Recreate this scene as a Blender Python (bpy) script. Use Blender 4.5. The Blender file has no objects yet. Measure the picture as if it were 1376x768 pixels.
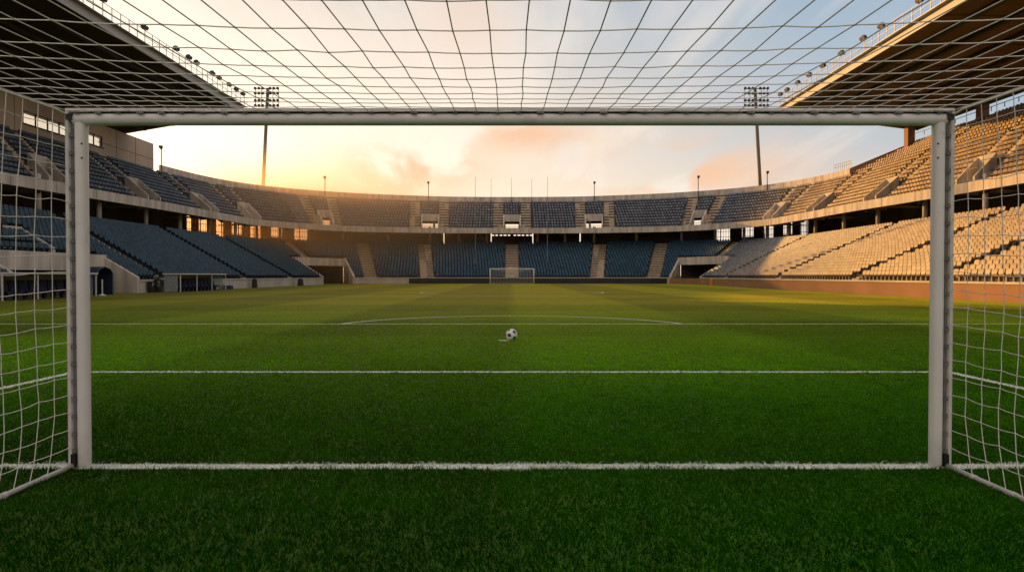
import bpy, math, random
import numpy as np
from mathutils import Vector
random.seed(7); RNG = np.random.default_rng(7)
R = math.radians
scene = bpy.context.scene
col = scene.collection

# ------------------------------------------------------------------ tagging
def tag(o, label=None, cat=None, group=None, kind=None):
    if label: o['label'] = label
    if cat: o['category'] = cat
    if group: o['group'] = group
    if kind: o['kind'] = kind
    return o

def empty(name, loc, label, cat, group=None):
    o = bpy.data.objects.new(name, None); col.objects.link(o)
    o.location = loc; o.empty_display_size = .3
    return tag(o, label, cat, group)

# ------------------------------------------------------------------ mesh builder
class MB:
    def __init__(s): s.v = []; s.f = []; s.m = []
    def quadv(s, pts, mi=0):
        n = len(s.v); s.v += [tuple(p) for p in pts]; s.f.append(tuple(range(n, n+len(pts)))); s.m.append(mi)
    def box(s, c, size, rz=0, mi=0):
        cx, cy, cz = c; a, b, h = [k/2 for k in size]; co, si = math.cos(rz), math.sin(rz)
        n = len(s.v)
        for z in (-h, h):
            for x, y in ((-a,-b),(a,-b),(a,b),(-a,b)):
                s.v.append((cx+x*co-y*si, cy+x*si+y*co, cz+z))
        for q in ((0,3,2,1),(4,5,6,7),(0,1,5,4),(1,2,6,5),(2,3,7,6),(3,0,4,7)):
            s.f.append(tuple(n+i for i in q)); s.m.append(mi)
    def hexa(s, bot, top, mi=0):
        n = len(s.v); s.v += [tuple(p) for p in bot] + [tuple(p) for p in top]
        for q in ((0,3,2,1),(4,5,6,7),(0,1,5,4),(1,2,6,5),(2,3,7,6),(3,0,4,7)):
            s.f.append(tuple(n+i for i in q)); s.m.append(mi)
    def beam(s, p0, p1, w, h, mi=0, up=(0,0,1)):
        p0 = Vector(p0); p1 = Vector(p1); d = (p1-p0).normalized(); u = Vector(up)
        if abs(d.dot(u)) > .98: u = Vector((1,0,0))
        sd = d.cross(u).normalized(); u = sd.cross(d).normalized()
        B = [p0+sd*(a*w/2)+u*(b*h/2) for a, b in ((-1,-1),(1,-1),(1,1),(-1,1))]
        T = [q+(p1-p0) for q in B]
        s.hexa(B, T, mi)
    def tube(s, path, r, n=8, mi=0, cap=True):
        path = [Vector(p) for p in path]; base = len(s.v); m = len(path)
        for i, p in enumerate(path):
            d = (path[min(i+1, m-1)] - path[max(i-1, 0)]).normalized()
            u = Vector((0,0,1)) if abs(d.z) < .9 else Vector((1,0,0))
            a = d.cross(u).normalized(); b = a.cross(d)
            rr = r[i] if isinstance(r, (list, tuple)) else r
            for k in range(n):
                t = 2*math.pi*k/n
                s.v.append(tuple(p + a*(rr*math.cos(t)) + b*(rr*math.sin(t))))
        for i in range(m-1):
            for k in range(n):
                k2 = (k+1) % n
                s.f.append((base+i*n+k, base+i*n+k2, base+(i+1)*n+k2, base+(i+1)*n+k)); s.m.append(mi)
        if cap:
            s.f.append(tuple(base+k for k in range(n))[::-1]); s.m.append(mi)
            s.f.append(tuple(base+(m-1)*n+k for k in range(n))); s.m.append(mi)
    def sphere(s, c, r, n=10, m=6, mi=0, sz=1):
        base = len(s.v)
        for i in range(m+1):
            ph = math.pi*i/m
            for k in range(n):
                t = 2*math.pi*k/n
                s.v.append((c[0]+r*math.sin(ph)*math.cos(t), c[1]+r*math.sin(ph)*math.sin(t), c[2]+sz*r*math.cos(ph)))
        for i in range(m):
            for k in range(n):
                k2 = (k+1) % n
                s.f.append((base+i*n+k, base+(i+1)*n+k, base+(i+1)*n+k2, base+i*n+k2)); s.m.append(mi)
    def build(s, name, mats, parent=None, smooth=False, kind=None):
        me = bpy.data.meshes.new(name); me.from_pydata(s.v, [], s.f); me.update()
        if not isinstance(mats, (list, tuple)): mats = [mats]
        for m in mats: me.materials.append(m)
        if len(mats) > 1: me.polygons.foreach_set('material_index', s.m)
        if smooth: me.polygons.foreach_set('use_smooth', [True]*len(me.polygons))
        o = bpy.data.objects.new(name, me); col.objects.link(o)
        if parent:
            o.parent = parent; o.matrix_parent_inverse = root_inv(parent)
        if kind: o['kind'] = kind
        return o

def root_inv(p):
    # things are only translated and their parts sit at the world origin, so the inverse is built by hand
    from mathutils import Matrix
    return Matrix.Translation(-Vector(p.location)) if p.type == 'EMPTY' else Matrix.Identity(4)

# ------------------------------------------------------------------ materials
def nodes(name):
    m = bpy.data.materials.new(name); m.use_nodes = True
    nt = m.node_tree; b = nt.nodes['Principled BSDF']
    return m, nt, b
def lin(c): return (c[0], c[1], c[2], 1)
def mat(name, c, rough=.6, metal=0, var=.15, scale=2.0, bump=0, spec=.5, coat=0, streak=False):
    m, nt, b = nodes(name); N = nt.nodes; L = nt.links
    tc = N.new('ShaderNodeTexCoord'); n1 = N.new('ShaderNodeTexNoise'); n1.inputs['Scale'].default_value = scale; n1.inputs['Detail'].default_value = 6
    src = tc.outputs['Object']
    if streak:
        mp = N.new('ShaderNodeMapping'); mp.inputs['Scale'].default_value = (1,1,.15); L.new(src, mp.inputs['Vector']); src = mp.outputs['Vector']
    L.new(src, n1.inputs['Vector'])
    cr = N.new('ShaderNodeValToRGB'); cr.color_ramp.elements[0].position = .3; cr.color_ramp.elements[1].position = .7
    cr.color_ramp.elements[0].color = lin([k*(1-var) for k in c]); cr.color_ramp.elements[1].color = lin([min(1, k*(1+var)) for k in c])
    L.new(n1.outputs['Fac'], cr.inputs['Fac']); L.new(cr.outputs['Color'], b.inputs['Base Color'])
    b.inputs['Roughness'].default_value = rough; b.inputs['Metallic'].default_value = metal
    b.inputs['Specular IOR Level'].default_value = spec; b.inputs['Coat Weight'].default_value = coat
    if bump:
        bp = N.new('ShaderNodeBump'); bp.inputs['Strength'].default_value = bump; bp.inputs['Distance'].default_value = .02
        n2 = N.new('ShaderNodeTexNoise'); n2.inputs['Scale'].default_value = scale*12; n2.inputs['Detail'].default_value = 4
        L.new(tc.outputs['Object'], n2.inputs['Vector']); L.new(n2.outputs['Fac'], bp.inputs['Height']); L.new(bp.outputs['Normal'], b.inputs['Normal'])
    return m

M = {}
M['concrete'] = mat('light_concrete', (.56,.50,.43), .85, var=.30, scale=1.3, bump=.3, spec=.25, streak=True)
M['stair'] = mat('stair_concrete', (.50,.42,.32), .85, var=.2, scale=1.2, spec=.25)
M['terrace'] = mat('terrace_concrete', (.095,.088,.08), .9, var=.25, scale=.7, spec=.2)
M['terrace_sunlit'] = mat('sunlit_terrace_concrete', (.24,.20,.15), .9, var=.25, scale=.7, spec=.2)  # terrace concrete with the right stand's sunlight put into its colour
M['dark_concrete'] = mat('dark_concrete', (.10,.085,.07), .9, var=.3, scale=.5, spec=.2)
M['back_concrete'] = mat('back_wall_concrete', (.54,.43,.33), .85, var=.2, scale=.25, bump=.3, spec=.2, streak=True)
M['brown_wall'] = mat('brown_wall_paint', (.30,.155,.085), .7, var=.12, scale=.4, spec=.3)
M['white_wall'] = mat('white_wall_paint', (.52,.49,.45), .7, var=.15, scale=.5, spec=.3, streak=True)
M['board'] = mat('dark_board', (.012,.012,.014), .4, var=.2, scale=1)
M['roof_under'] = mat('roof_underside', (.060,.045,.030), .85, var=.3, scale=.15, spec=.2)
M['roof_under_bounce'] = mat('roof_underside_bounce', (.17,.105,.05), .85, var=.3, scale=.15, spec=.2)  # same soffit, warm bounce light painted into the colour
M['roof_dark'] = mat('roof_beam', (.03,.026,.022), .8, var=.3, scale=.3)
M['roof_edge'] = mat('roof_edge_metal', (.45,.44,.43), .5, var=.1, scale=.3)
M['metal'] = mat('galvanised_steel', (.30,.29,.28), .45, .6, var=.15, scale=4)
M['dark_metal'] = mat('dark_steel', (.035,.033,.03), .5, .4, var=.2, scale=4)
M['mast'] = mat('mast_steel', (.12,.105,.095), .5, .3, var=.15, scale=2)
M['white_paint'] = mat('white_goal_paint', (.80,.78,.76), .33, var=.035, scale=3, coat=.15, bump=.02)
M['white_dull'] = mat('white_rail_paint', (.66,.64,.62), .5, var=.12, scale=6)
M['net'] = mat('net_cord', (.80,.76,.68), .8, var=.12, scale=30)
M['black'] = mat('black_plastic', (.012,.012,.012), .45, var=.2, scale=8)
M['grey_plastic'] = mat('grey_clip_plastic', (.22,.21,.2), .5, var=.2, scale=8)
M['blue_dark'] = mat('dark_blue_fabric', (.012,.022,.06), .8, var=.3, scale=3)
M['blue_panel'] = mat('blue_panel', (.03,.09,.14), .3, var=.2, scale=1)
M['orange'] = mat('orange_plastic', (.75,.24,.05), .5, var=.1, scale=3)
M['lamp_glass'] = mat('lamp_glass', (.40,.40,.38), .2, var=.2, scale=8)
M['brick_grey'] = mat('dark_gap', (.02,.018,.016), .9, var=.2, scale=1)
M['white_ball'] = mat('ball_white', (.82,.82,.80), .35, var=.03, scale=6, coat=.2)
M['black_ball'] = mat('ball_black', (.012,.012,.014), .35, var=.1, scale=6, coat=.2)

def stain(m, zt=.28):
    nt = m.node_tree; N = nt.nodes; L = nt.links; bs = N['Principled BSDF']; src = bs.inputs['Base Color'].links[0].from_socket
    g = N.new('ShaderNodeNewGeometry'); sp = N.new('ShaderNodeSeparateXYZ'); L.new(g.outputs['Position'], sp.inputs[0])
    n1 = N.new('ShaderNodeTexNoise'); n1.inputs['Scale'].default_value = 14; n1.inputs['Detail'].default_value = 5; L.new(g.outputs['Position'], n1.inputs['Vector'])
    r = N.new('ShaderNodeMapRange'); L.new(sp.outputs[2], r.inputs['Value']); r.inputs['From Min'].default_value = 0; r.inputs['From Max'].default_value = zt; r.inputs['To Min'].default_value = .75; r.inputs['To Max'].default_value = 0
    n2 = N.new('ShaderNodeTexNoise'); n2.inputs['Scale'].default_value = 5; n2.inputs['Detail'].default_value = 8; n2.inputs['Roughness'].default_value = .75; L.new(g.outputs['Position'], n2.inputs['Vector'])
    sc = N.new('ShaderNodeMapRange'); L.new(n2.outputs['Fac'], sc.inputs['Value']); sc.inputs['From Min'].default_value = .60; sc.inputs['From Max'].default_value = .72; sc.inputs['To Max'].default_value = .28
    mu = N.new('ShaderNodeMath'); mu.operation = 'MULTIPLY'; L.new(r.outputs[0], mu.inputs[0]); L.new(n1.outputs['Fac'], mu.inputs[1])
    ad = N.new('ShaderNodeMath'); ad.operation = 'MAXIMUM'; L.new(mu.outputs[0], ad.inputs[0]); L.new(sc.outputs[0], ad.inputs[1])
    mx = N.new('ShaderNodeMix'); mx.data_type = 'RGBA'; L.new(ad.outputs[0], mx.inputs['Factor']); L.new(src, mx.inputs['A']); mx.inputs['B'].default_value = (.22,.20,.13,1)
    L.new(mx.outputs['Result'], bs.inputs['Base Color'])
M['white_paint'] = mat('white_goal_paint', (.86,.83,.80), .36, var=.05, scale=3, coat=.1, bump=.03); stain(M['white_paint'])
stain(M['white_dull'], .05)
def glass_mat():
    m, nt, b = nodes('window_glass')
    b.inputs['Base Color'].default_value = (.55,.6,.6,1); b.inputs['Roughness'].default_value = .15
    b.inputs['Alpha'].default_value = .35; b.inputs['Specular IOR Level'].default_value = .8
    return m
M['glass'] = glass_mat()

def seat_mat(name, c=None):
    m, nt, b = nodes(name); N = nt.nodes; L = nt.links
    if c is None:
        a = N.new('ShaderNodeAttribute'); a.attribute_name = 'tint'; src = a.outputs['Color']
    else:
        oi = N.new('ShaderNodeObjectInfo'); mx = N.new('ShaderNodeMix'); mx.data_type = 'RGBA'
        mx.inputs['A'].default_value = lin([k*.72 for k in c]); mx.inputs['B'].default_value = lin([k*1.28 for k in c])
        L.new(oi.outputs['Random'], mx.inputs['Factor']); src = mx.outputs['Result']
    L.new(src, b.inputs['Base Color']); b.inputs['Roughness'].default_value = .4; b.inputs['Specular IOR Level'].default_value = .32
    return m
C_BLUE = (.020,.085,.155); C_LEFT = (.020,.052,.076); C_UP = (.165,.195,.245); C_RIGHT = (.30,.225,.15)  # C_RIGHT carries the low sun's warmth in the seat colour
M['seat'] = seat_mat('seat_plastic'); M['seat_left'] = seat_mat('seat_plastic_blue', C_LEFT); M['seat_right'] = seat_mat('seat_plastic_sunlit', C_RIGHT)

# ------------------------------------------------------------------ camera
CH = 1.37
cam = bpy.data.cameras.new('camera'); cam.lens = 36*889/1376; cam.sensor_width = 36; cam.clip_start = .05; cam.clip_end = 5000
co = bpy.data.objects.new('camera', cam); col.objects.link(co); co.location = (0,0,CH); co.rotation_euler = (R(90-.90),0,0)
scene.camera = co

# ------------------------------------------------------------------ light and sky
SAZ, SEL = 47.5, 11.4
sd = Vector((-math.sin(R(SAZ))*math.cos(R(SEL)), math.cos(R(SAZ))*math.cos(R(SEL)), math.sin(R(SEL))))
sl = bpy.data.lights.new('sun', 'SUN'); sl.energy = 5.0; sl.angle = R(.6); sl.color = (1,.49,.115)
so = bpy.data.objects.new('sun', sl); col.objects.link(so); so.rotation_euler = (-sd).to_track_quat('-Z','Y').to_euler(); so.location = (-80,80,60)

w = bpy.data.worlds.new('World'); scene.world = w; w.use_nodes = True
nt = w.node_tree; N = nt.nodes; L = nt.links; N.clear()
def mth(op, a, b=None, c=None, clamp=False):
    n = N.new('ShaderNodeMath'); n.operation = op; n.use_clamp = clamp
    for i, x in enumerate((a, b, c)):
        if x is None: continue
        if isinstance(x, (int, float)): n.inputs[i].default_value = x
        else: L.new(x, n.inputs[i])
    return n.outputs[0]
def mixc(f, a, b, mode='MIX'):
    n = N.new('ShaderNodeMix'); n.data_type = 'RGBA'; n.blend_type = mode; n.clamp_factor = True
    for k, x in (('Factor', f), ('A', a), ('B', b)):
        if isinstance(x, (int, float)): n.inputs[k].default_value = x
        elif isinstance(x, tuple): n.inputs[k].default_value = lin(x)
        else: L.new(x, n.inputs[k])
    return n.outputs['Result']
out = N.new('ShaderNodeOutputWorld'); bg = N.new('ShaderNodeBackground'); L.new(bg.outputs[0], out.inputs[0])
sky = N.new('ShaderNodeTexSky'); sky.sky_type = 'NISHITA'; sky.sun_disc = False; sky.sun_elevation = R(SEL); sky.sun_rotation = R(-SAZ)
sky.dust_density = 2.0; sky.air_density = 1.0
tc = N.new('ShaderNodeTexCoord'); sx = N.new('ShaderNodeSeparateXYZ'); L.new(tc.outputs['Generated'], sx.inputs[0])
X, Y, Z = sx.outputs
az = mth('MULTIPLY', mth('ARCTAN2', X, Y), 180/math.pi)        # degrees, 0 = straight ahead, + = right
el = mth('MULTIPLY', mth('ARCSINE', Z), 180/math.pi)
def gauss(az0, el0, sa, se):
    a = mth('DIVIDE', mth('SUBTRACT', az, az0), sa); e = mth('DIVIDE', mth('SUBTRACT', el, el0), se)
    return mth('EXPONENT', mth('MULTIPLY', mth('ADD', mth('MULTIPLY', a, a), mth('MULTIPLY', e, e)), -1.0))
# cool-to-warm: cool away from the sunset and higher up
f = mth('ADD', mth('MULTIPLY', mth('ADD', az, 8.0), .0115), mth('SUBTRACT', mth('MULTIPLY', el, .022), .07))
fbk = mth('MULTIPLY', mth('SUBTRACT', mth('ABSOLUTE', mth('ADD', az, 4.0)), 46.0), .03)   # behind the camera: cool all round
f = mth('ADD', f, 0.0, clamp=True)
fs = N.new('ShaderNodeMapRange'); fs.interpolation_type = 'SMOOTHSTEP'; L.new(f, fs.inputs['Value'])
base = mixc(fs.outputs[0], (.88,.71,.57), (.27,.42,.56))
fe = N.new('ShaderNodeMapRange'); L.new(el, fe.inputs['Value']); fe.inputs['From Min'].default_value = 20; fe.inputs['From Max'].default_value = 65
base = mixc(fe.outputs[0], base, (.13,.13,.15))
base = mixc(mth('MULTIPLY', fbk, 1.0, clamp=True), base, (.60,.51,.46))   # warm grey dusk behind the viewer
# clouds: soft streaky noise on a flat cloud layer
zz = mth('ADD', mth('MAXIMUM', Z, 0.0), .12)
cv = N.new('ShaderNodeCombineXYZ'); L.new(mth('DIVIDE', X, zz), cv.inputs[0]); L.new(mth('DIVIDE', Y, zz), cv.inputs[1])
def cloud(scale, seed, stretch, lo, hi, rot=.5):
    mp = N.new('ShaderNodeMapping'); mp.inputs['Scale'].default_value = stretch; mp.inputs['Location'].default_value = (seed, seed*.7, 0); mp.inputs['Rotation'].default_value = (0,0,rot)
    L.new(cv.outputs[0], mp.inputs['Vector'])
    n = N.new('ShaderNodeTexNoise'); n.inputs['Scale'].default_value = scale; n.inputs['Detail'].default_value = 7; n.inputs['Roughness'].default_value = .52; n.inputs['Distortion'].default_value = .35
    L.new(mp.outputs[0], n.inputs['Vector'])
    r = N.new('ShaderNodeMapRange'); r.interpolation_type = 'SMOOTHSTEP'; L.new(n.outputs['Fac'], r.inputs['Value'])
    r.inputs['From Min'].default_value = lo; r.inputs['From Max'].default_value = hi
    return r.outputs[0]
cool = fs.outputs[0]
skyc = base
# bright veil around the setting sun
skyc = mixc(mth('MULTIPLY', gauss(-22,7,19,8.5), .98), skyc, (1.55,1.34,.98))
skyc = mixc(mth('MULTIPLY', gauss(-19,2.5,22,3.6), .75), skyc, (1.38,1.0,.58))
skyc = mixc(mth('MULTIPLY', gauss(-12,15,16,8), .35), skyc, (1.05,.88,.72))
skyc = mixc(mth('MULTIPLY', gauss(8,3,22,6), .55), skyc, (1.0,.80,.58))
# thin high cloud, then orange-pink banks low over the far end
c1 = cloud(.75, 3.1, (1,.5,1), .46, .72)
skyc = mixc(mth('MULTIPLY', c1, .6), skyc, mixc(cool, (1.02,.78,.58), (.50,.53,.58)))
c3 = cloud(1.6, 14.2, (1.3,.35,1), .47, .64, .9)
skyc = mixc(mth('MULTIPLY', c3, .6), skyc, mixc(cool, (1.10,.92,.74), (.66,.64,.64)))
bank = mth('ADD', mth('ADD', gauss(-8,9.0,6.5,1.9), gauss(1,12.0,5.5,1.5)), mth('ADD', gauss(15,8.4,8,2.2), mth('MULTIPLY', gauss(-4,21,4,4), .35)))
c2 = cloud(2.3, 9.4, (1,.38,1), .40, .54, .1)
skyc = mixc(mth('MULTIPLY', mth('MULTIPLY', bank, c2), .95, clamp=True), skyc, mixc(cool, (.93,.54,.30), (.84,.55,.40)))
skyn = mixc(1.0, skyc, mixc(1.0, sky.outputs['Color'], (.018,.018,.018), 'MULTIPLY'), 'ADD')
fl = N.new('ShaderNodeMapRange'); L.new(el, fl.inputs['Value']); fl.inputs['From Min'].default_value = -2; fl.inputs['From Max'].default_value = 0
skyn = mixc(fl.outputs[0], (.08,.07,.05), skyn)
L.new(skyn, bg.inputs['Color']); bg.inputs['Strength'].default_value = 1.0

# ------------------------------------------------------------------ ground, pitch
def disc_plane(name, x0, x1, y0, y1, z, m, kind='structure'):
    b = MB(); b.quadv([(x0,y0,z),(x1,y0,z),(x1,y1,z),(x0,y1,z)]); return b.build(name, m, kind=kind)
M['ground'] = mat('ground_asphalt', (.06,.055,.05), .95, var=.3, scale=.2, spec=.2)
disc_plane('ground', -2500, 2500, -2500, 2500, -.03, M['ground'])

def grass_sheet_mat():
    m, nt, b = nodes('pitch_turf'); N = nt.nodes; L = nt.links
    def mt(op, a, c=None):
        n = N.new('ShaderNodeMath'); n.operation = op
        for i, x in enumerate((a, c)):
            if x is None: continue
            if isinstance(x, (int, float)): n.inputs[i].default_value = x
            else: L.new(x, n.inputs[i])
        return n.outputs[0]
    g = N.new('ShaderNodeNewGeometry'); s = N.new('ShaderNodeSeparateXYZ'); L.new(g.outputs['Position'], s.inputs[0])
    def stripe(c, wdt, off):
        x = mt('SINE', mt('MULTIPLY', mt('ADD', c, off), math.pi/wdt))
        return mt('ADD', mt('MULTIPLY', mt('MINIMUM', mt('MAXIMUM', mt('MULTIPLY', x, 6.0), -1.0), 1.0), .5), .5)
    a = mt('ADD', mt('MULTIPLY', stripe(s.outputs[0], 5.6, 0), .30), mt('MULTIPLY', stripe(s.outputs[1], 5.3, .9), .16))
    n1 = N.new('ShaderNodeTexNoise'); n1.inputs['Scale'].default_value = .35; n1.inputs['Detail'].default_value = 8; n1.inputs['Roughness'].default_value = .65; L.new(g.outputs['Position'], n1.inputs['Vector'])
    n2 = N.new('ShaderNodeTexNoise'); n2.inputs['Scale'].default_value = 9; n2.inputs['Detail'].default_value = 6; L.new(g.outputs['Position'], n2.inputs['Vector'])
    v = mt('ADD', mt('ADD', a, .40), mt('ADD', mt('MULTIPLY', n1.outputs['Fac'], .42), mt('MULTIPLY', n2.outputs['Fac'], .22)))
    mx = N.new('ShaderNodeMix'); mx.data_type = 'RGBA'; mx.blend_type = 'MULTIPLY'; mx.inputs['Factor'].default_value = 1
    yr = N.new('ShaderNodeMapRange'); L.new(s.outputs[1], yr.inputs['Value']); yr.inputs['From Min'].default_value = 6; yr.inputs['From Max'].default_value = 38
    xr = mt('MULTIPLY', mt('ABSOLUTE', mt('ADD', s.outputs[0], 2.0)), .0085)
    glow_tint = mt('MAXIMUM', mt('SUBTRACT', yr.outputs[0], xr), 0.0)  # sunset glow painted in: turf yellower and brighter farther off and mid-field
    dc = N.new('ShaderNodeMix'); dc.data_type = 'RGBA'; L.new(glow_tint, dc.inputs['Factor']); dc.inputs['A'].default_value = (.050,.20,.006,1); dc.inputs['B'].default_value = (.56,.50,.012,1)
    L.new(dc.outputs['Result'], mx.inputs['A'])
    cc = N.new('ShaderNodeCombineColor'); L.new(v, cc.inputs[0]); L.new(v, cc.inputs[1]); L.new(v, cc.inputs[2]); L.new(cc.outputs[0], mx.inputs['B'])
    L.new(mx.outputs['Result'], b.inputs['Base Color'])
    b.inputs['Roughness'].default_value = .8; b.inputs['Specular IOR Level'].default_value = .12
    b.inputs['Sheen Weight'].default_value = .12; b.inputs['Sheen Tint'].default_value = (.75,.8,.2,1)
    # upright blades: normals scattered widely around the vertical
    n3 = N.new('ShaderNodeTexNoise'); n3.inputs['Scale'].default_value = 45; n3.inputs['Detail'].default_value = 2; L.new(g.outputs['Position'], n3.inputs['Vector'])
    v1 = N.new('ShaderNodeVectorMath'); v1.operation = 'SUBTRACT'; L.new(n3.outputs['Color'], v1.inputs[0]); v1.inputs[1].default_value = (.5,.5,.5)
    v2 = N.new('ShaderNodeVectorMath'); v2.operation = 'MULTIPLY'; L.new(v1.outputs[0], v2.inputs[0]); v2.inputs[1].default_value = (5,5,0)
    v3 = N.new('ShaderNodeVectorMath'); v3.operation = 'ADD'; L.new(v2.outputs[0], v3.inputs[0]); v3.inputs[1].default_value = (-.95,.1,.55)
    v4 = N.new('ShaderNodeVectorMath'); v4.operation = 'NORMALIZE'; L.new(v3.outputs[0], v4.inputs[0]); L.new(v4.outputs[0], b.inputs['Normal'])
    tr = N.new('ShaderNodeBsdfTranslucent'); L.new(mx.outputs['Result'], tr.inputs['Color']); L.new(v4.outputs[0], tr.inputs['Normal'])
    ad = N.new('ShaderNodeMixShader'); ad.inputs[0].default_value = .12; L.new(b.outputs[0], ad.inputs[1]); L.new(tr.outputs[0], ad.inputs[2]); L.new(ad.outputs[0], N['Material Output'].inputs['Surface'])
    return m
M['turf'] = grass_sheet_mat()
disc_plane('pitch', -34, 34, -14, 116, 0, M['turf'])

# pitch markings
GY = 4.72
M['line'] = mat('line_paint', (.72,.74,.66), .8, var=.2, scale=9)
LW = .12
LINES = [  # name, x0, x1, y0, y1
    ('goal_line', -31, 31, GY-.06, GY+.06),
    ('goal_area_line', -6.25, 6.25, 9.37-.06, 9.37+.06),
    ('penalty_area_line', -25, 25, 18.7-.06, 18.7+.06),
    ('far_goal_line', -24, 24, 110.64, 110.76),
    ('far_penalty_area_line', -18, 18, 96.5, 96.62),
]
for n_, x0, x1, y0, y1 in LINES:
    disc_plane(n_, x0, x1, y0, y1, .004, M['line'])
for s in (-1, 1):
    disc_plane('goal_area_side_line', *sorted((s*6.25, s*6.13)), GY+.06, 9.31, .004, M['line'])
def arc_line(name, cx, cy, r, a0, a1, n, z=.004):
    b = MB()
    for i in range(n):
        t0 = a0+(a1-a0)*i/n; t1 = a0+(a1-a0)*(i+1)/n
        b.quadv([(cx+q*math.sin(t), cy+q*math.cos(t), z) for q, t in ((r-.06,t0),(r-.06,t1),(r+.06,t1),(r+.06,t0))])
    return b.build(name, M['line'], kind='structure')
ARC_C, ARC_R = 17.4, 5.0
ARC_A = math.acos((18.7-ARC_C)/ARC_R)
arc_line('penalty_arc', 0, ARC_C, ARC_R, -ARC_A+.01, ARC_A-.01, 40)
arc_line('centre_circle', 0, 54, 7.4, 0, 2*math.pi, 80)
b = MB(); b.quadv([(.14*math.cos(t)-.16, 13.95+.09*math.sin(t), .004) for t in [i*math.pi/8 for i in range(16)]]); b.build('penalty_spot', M['line'], kind='structure')

# ------------------------------------------------------------------ grass blades (nobody could count them: one object)
def line_white(x, y):
    wv = np.zeros_like(x)
    for n_, x0, x1, y0, y1 in LINES:
        wob = .012*np.sin(x*7.3)+.010*np.sin(x*19.1+1)
        wv = np.maximum(wv, ((x>x0)&(x<x1)&(y>y0-.004+wob)&(y<y1+.004+wob)).astype(float))
    wv = np.maximum(wv, ((np.abs(np.abs(x)-6.19)<.07)&(y>GY)&(y<9.4)).astype(float))
    rr = np.hypot(x, y-ARC_C); wv = np.maximum(wv, ((np.abs(rr-ARC_R)<.07)&(y>18.7)).astype(float))
    wv = np.maximum(wv, (((x+.16)/.16)**2+((y-13.95)/.1)**2 < 1).astype(float))
    # knob of paint in the goal line centre
    wv = np.maximum(wv, ((np.abs(x)<.13)&(np.abs(y-GY+.04)<.08)).astype(float))
    return wv
def vnoise(x, y, s, seed):
    r = np.random.default_rng(seed); g = r.random((64,64))
    u = x/s; v = y/s; i = np.floor(u).astype(int); j = np.floor(v).astype(int); fu = u-i; fv = v-j
    fu = fu*fu*(3-2*fu); fv = fv*fv*(3-2*fv)
    G = lambda a, b_: g[a % 64, b_ % 64]
    return (G(i,j)*(1-fu)+G(i+1,j)*fu)*(1-fv)+(G(i,j+1)*(1-fu)+G(i+1,j+1)*fu)*fv
def stripes_np(x, wd, off): return np.clip(np.sin((x+off)*math.pi/wd)*6, -1, 1)*.5+.5
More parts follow.
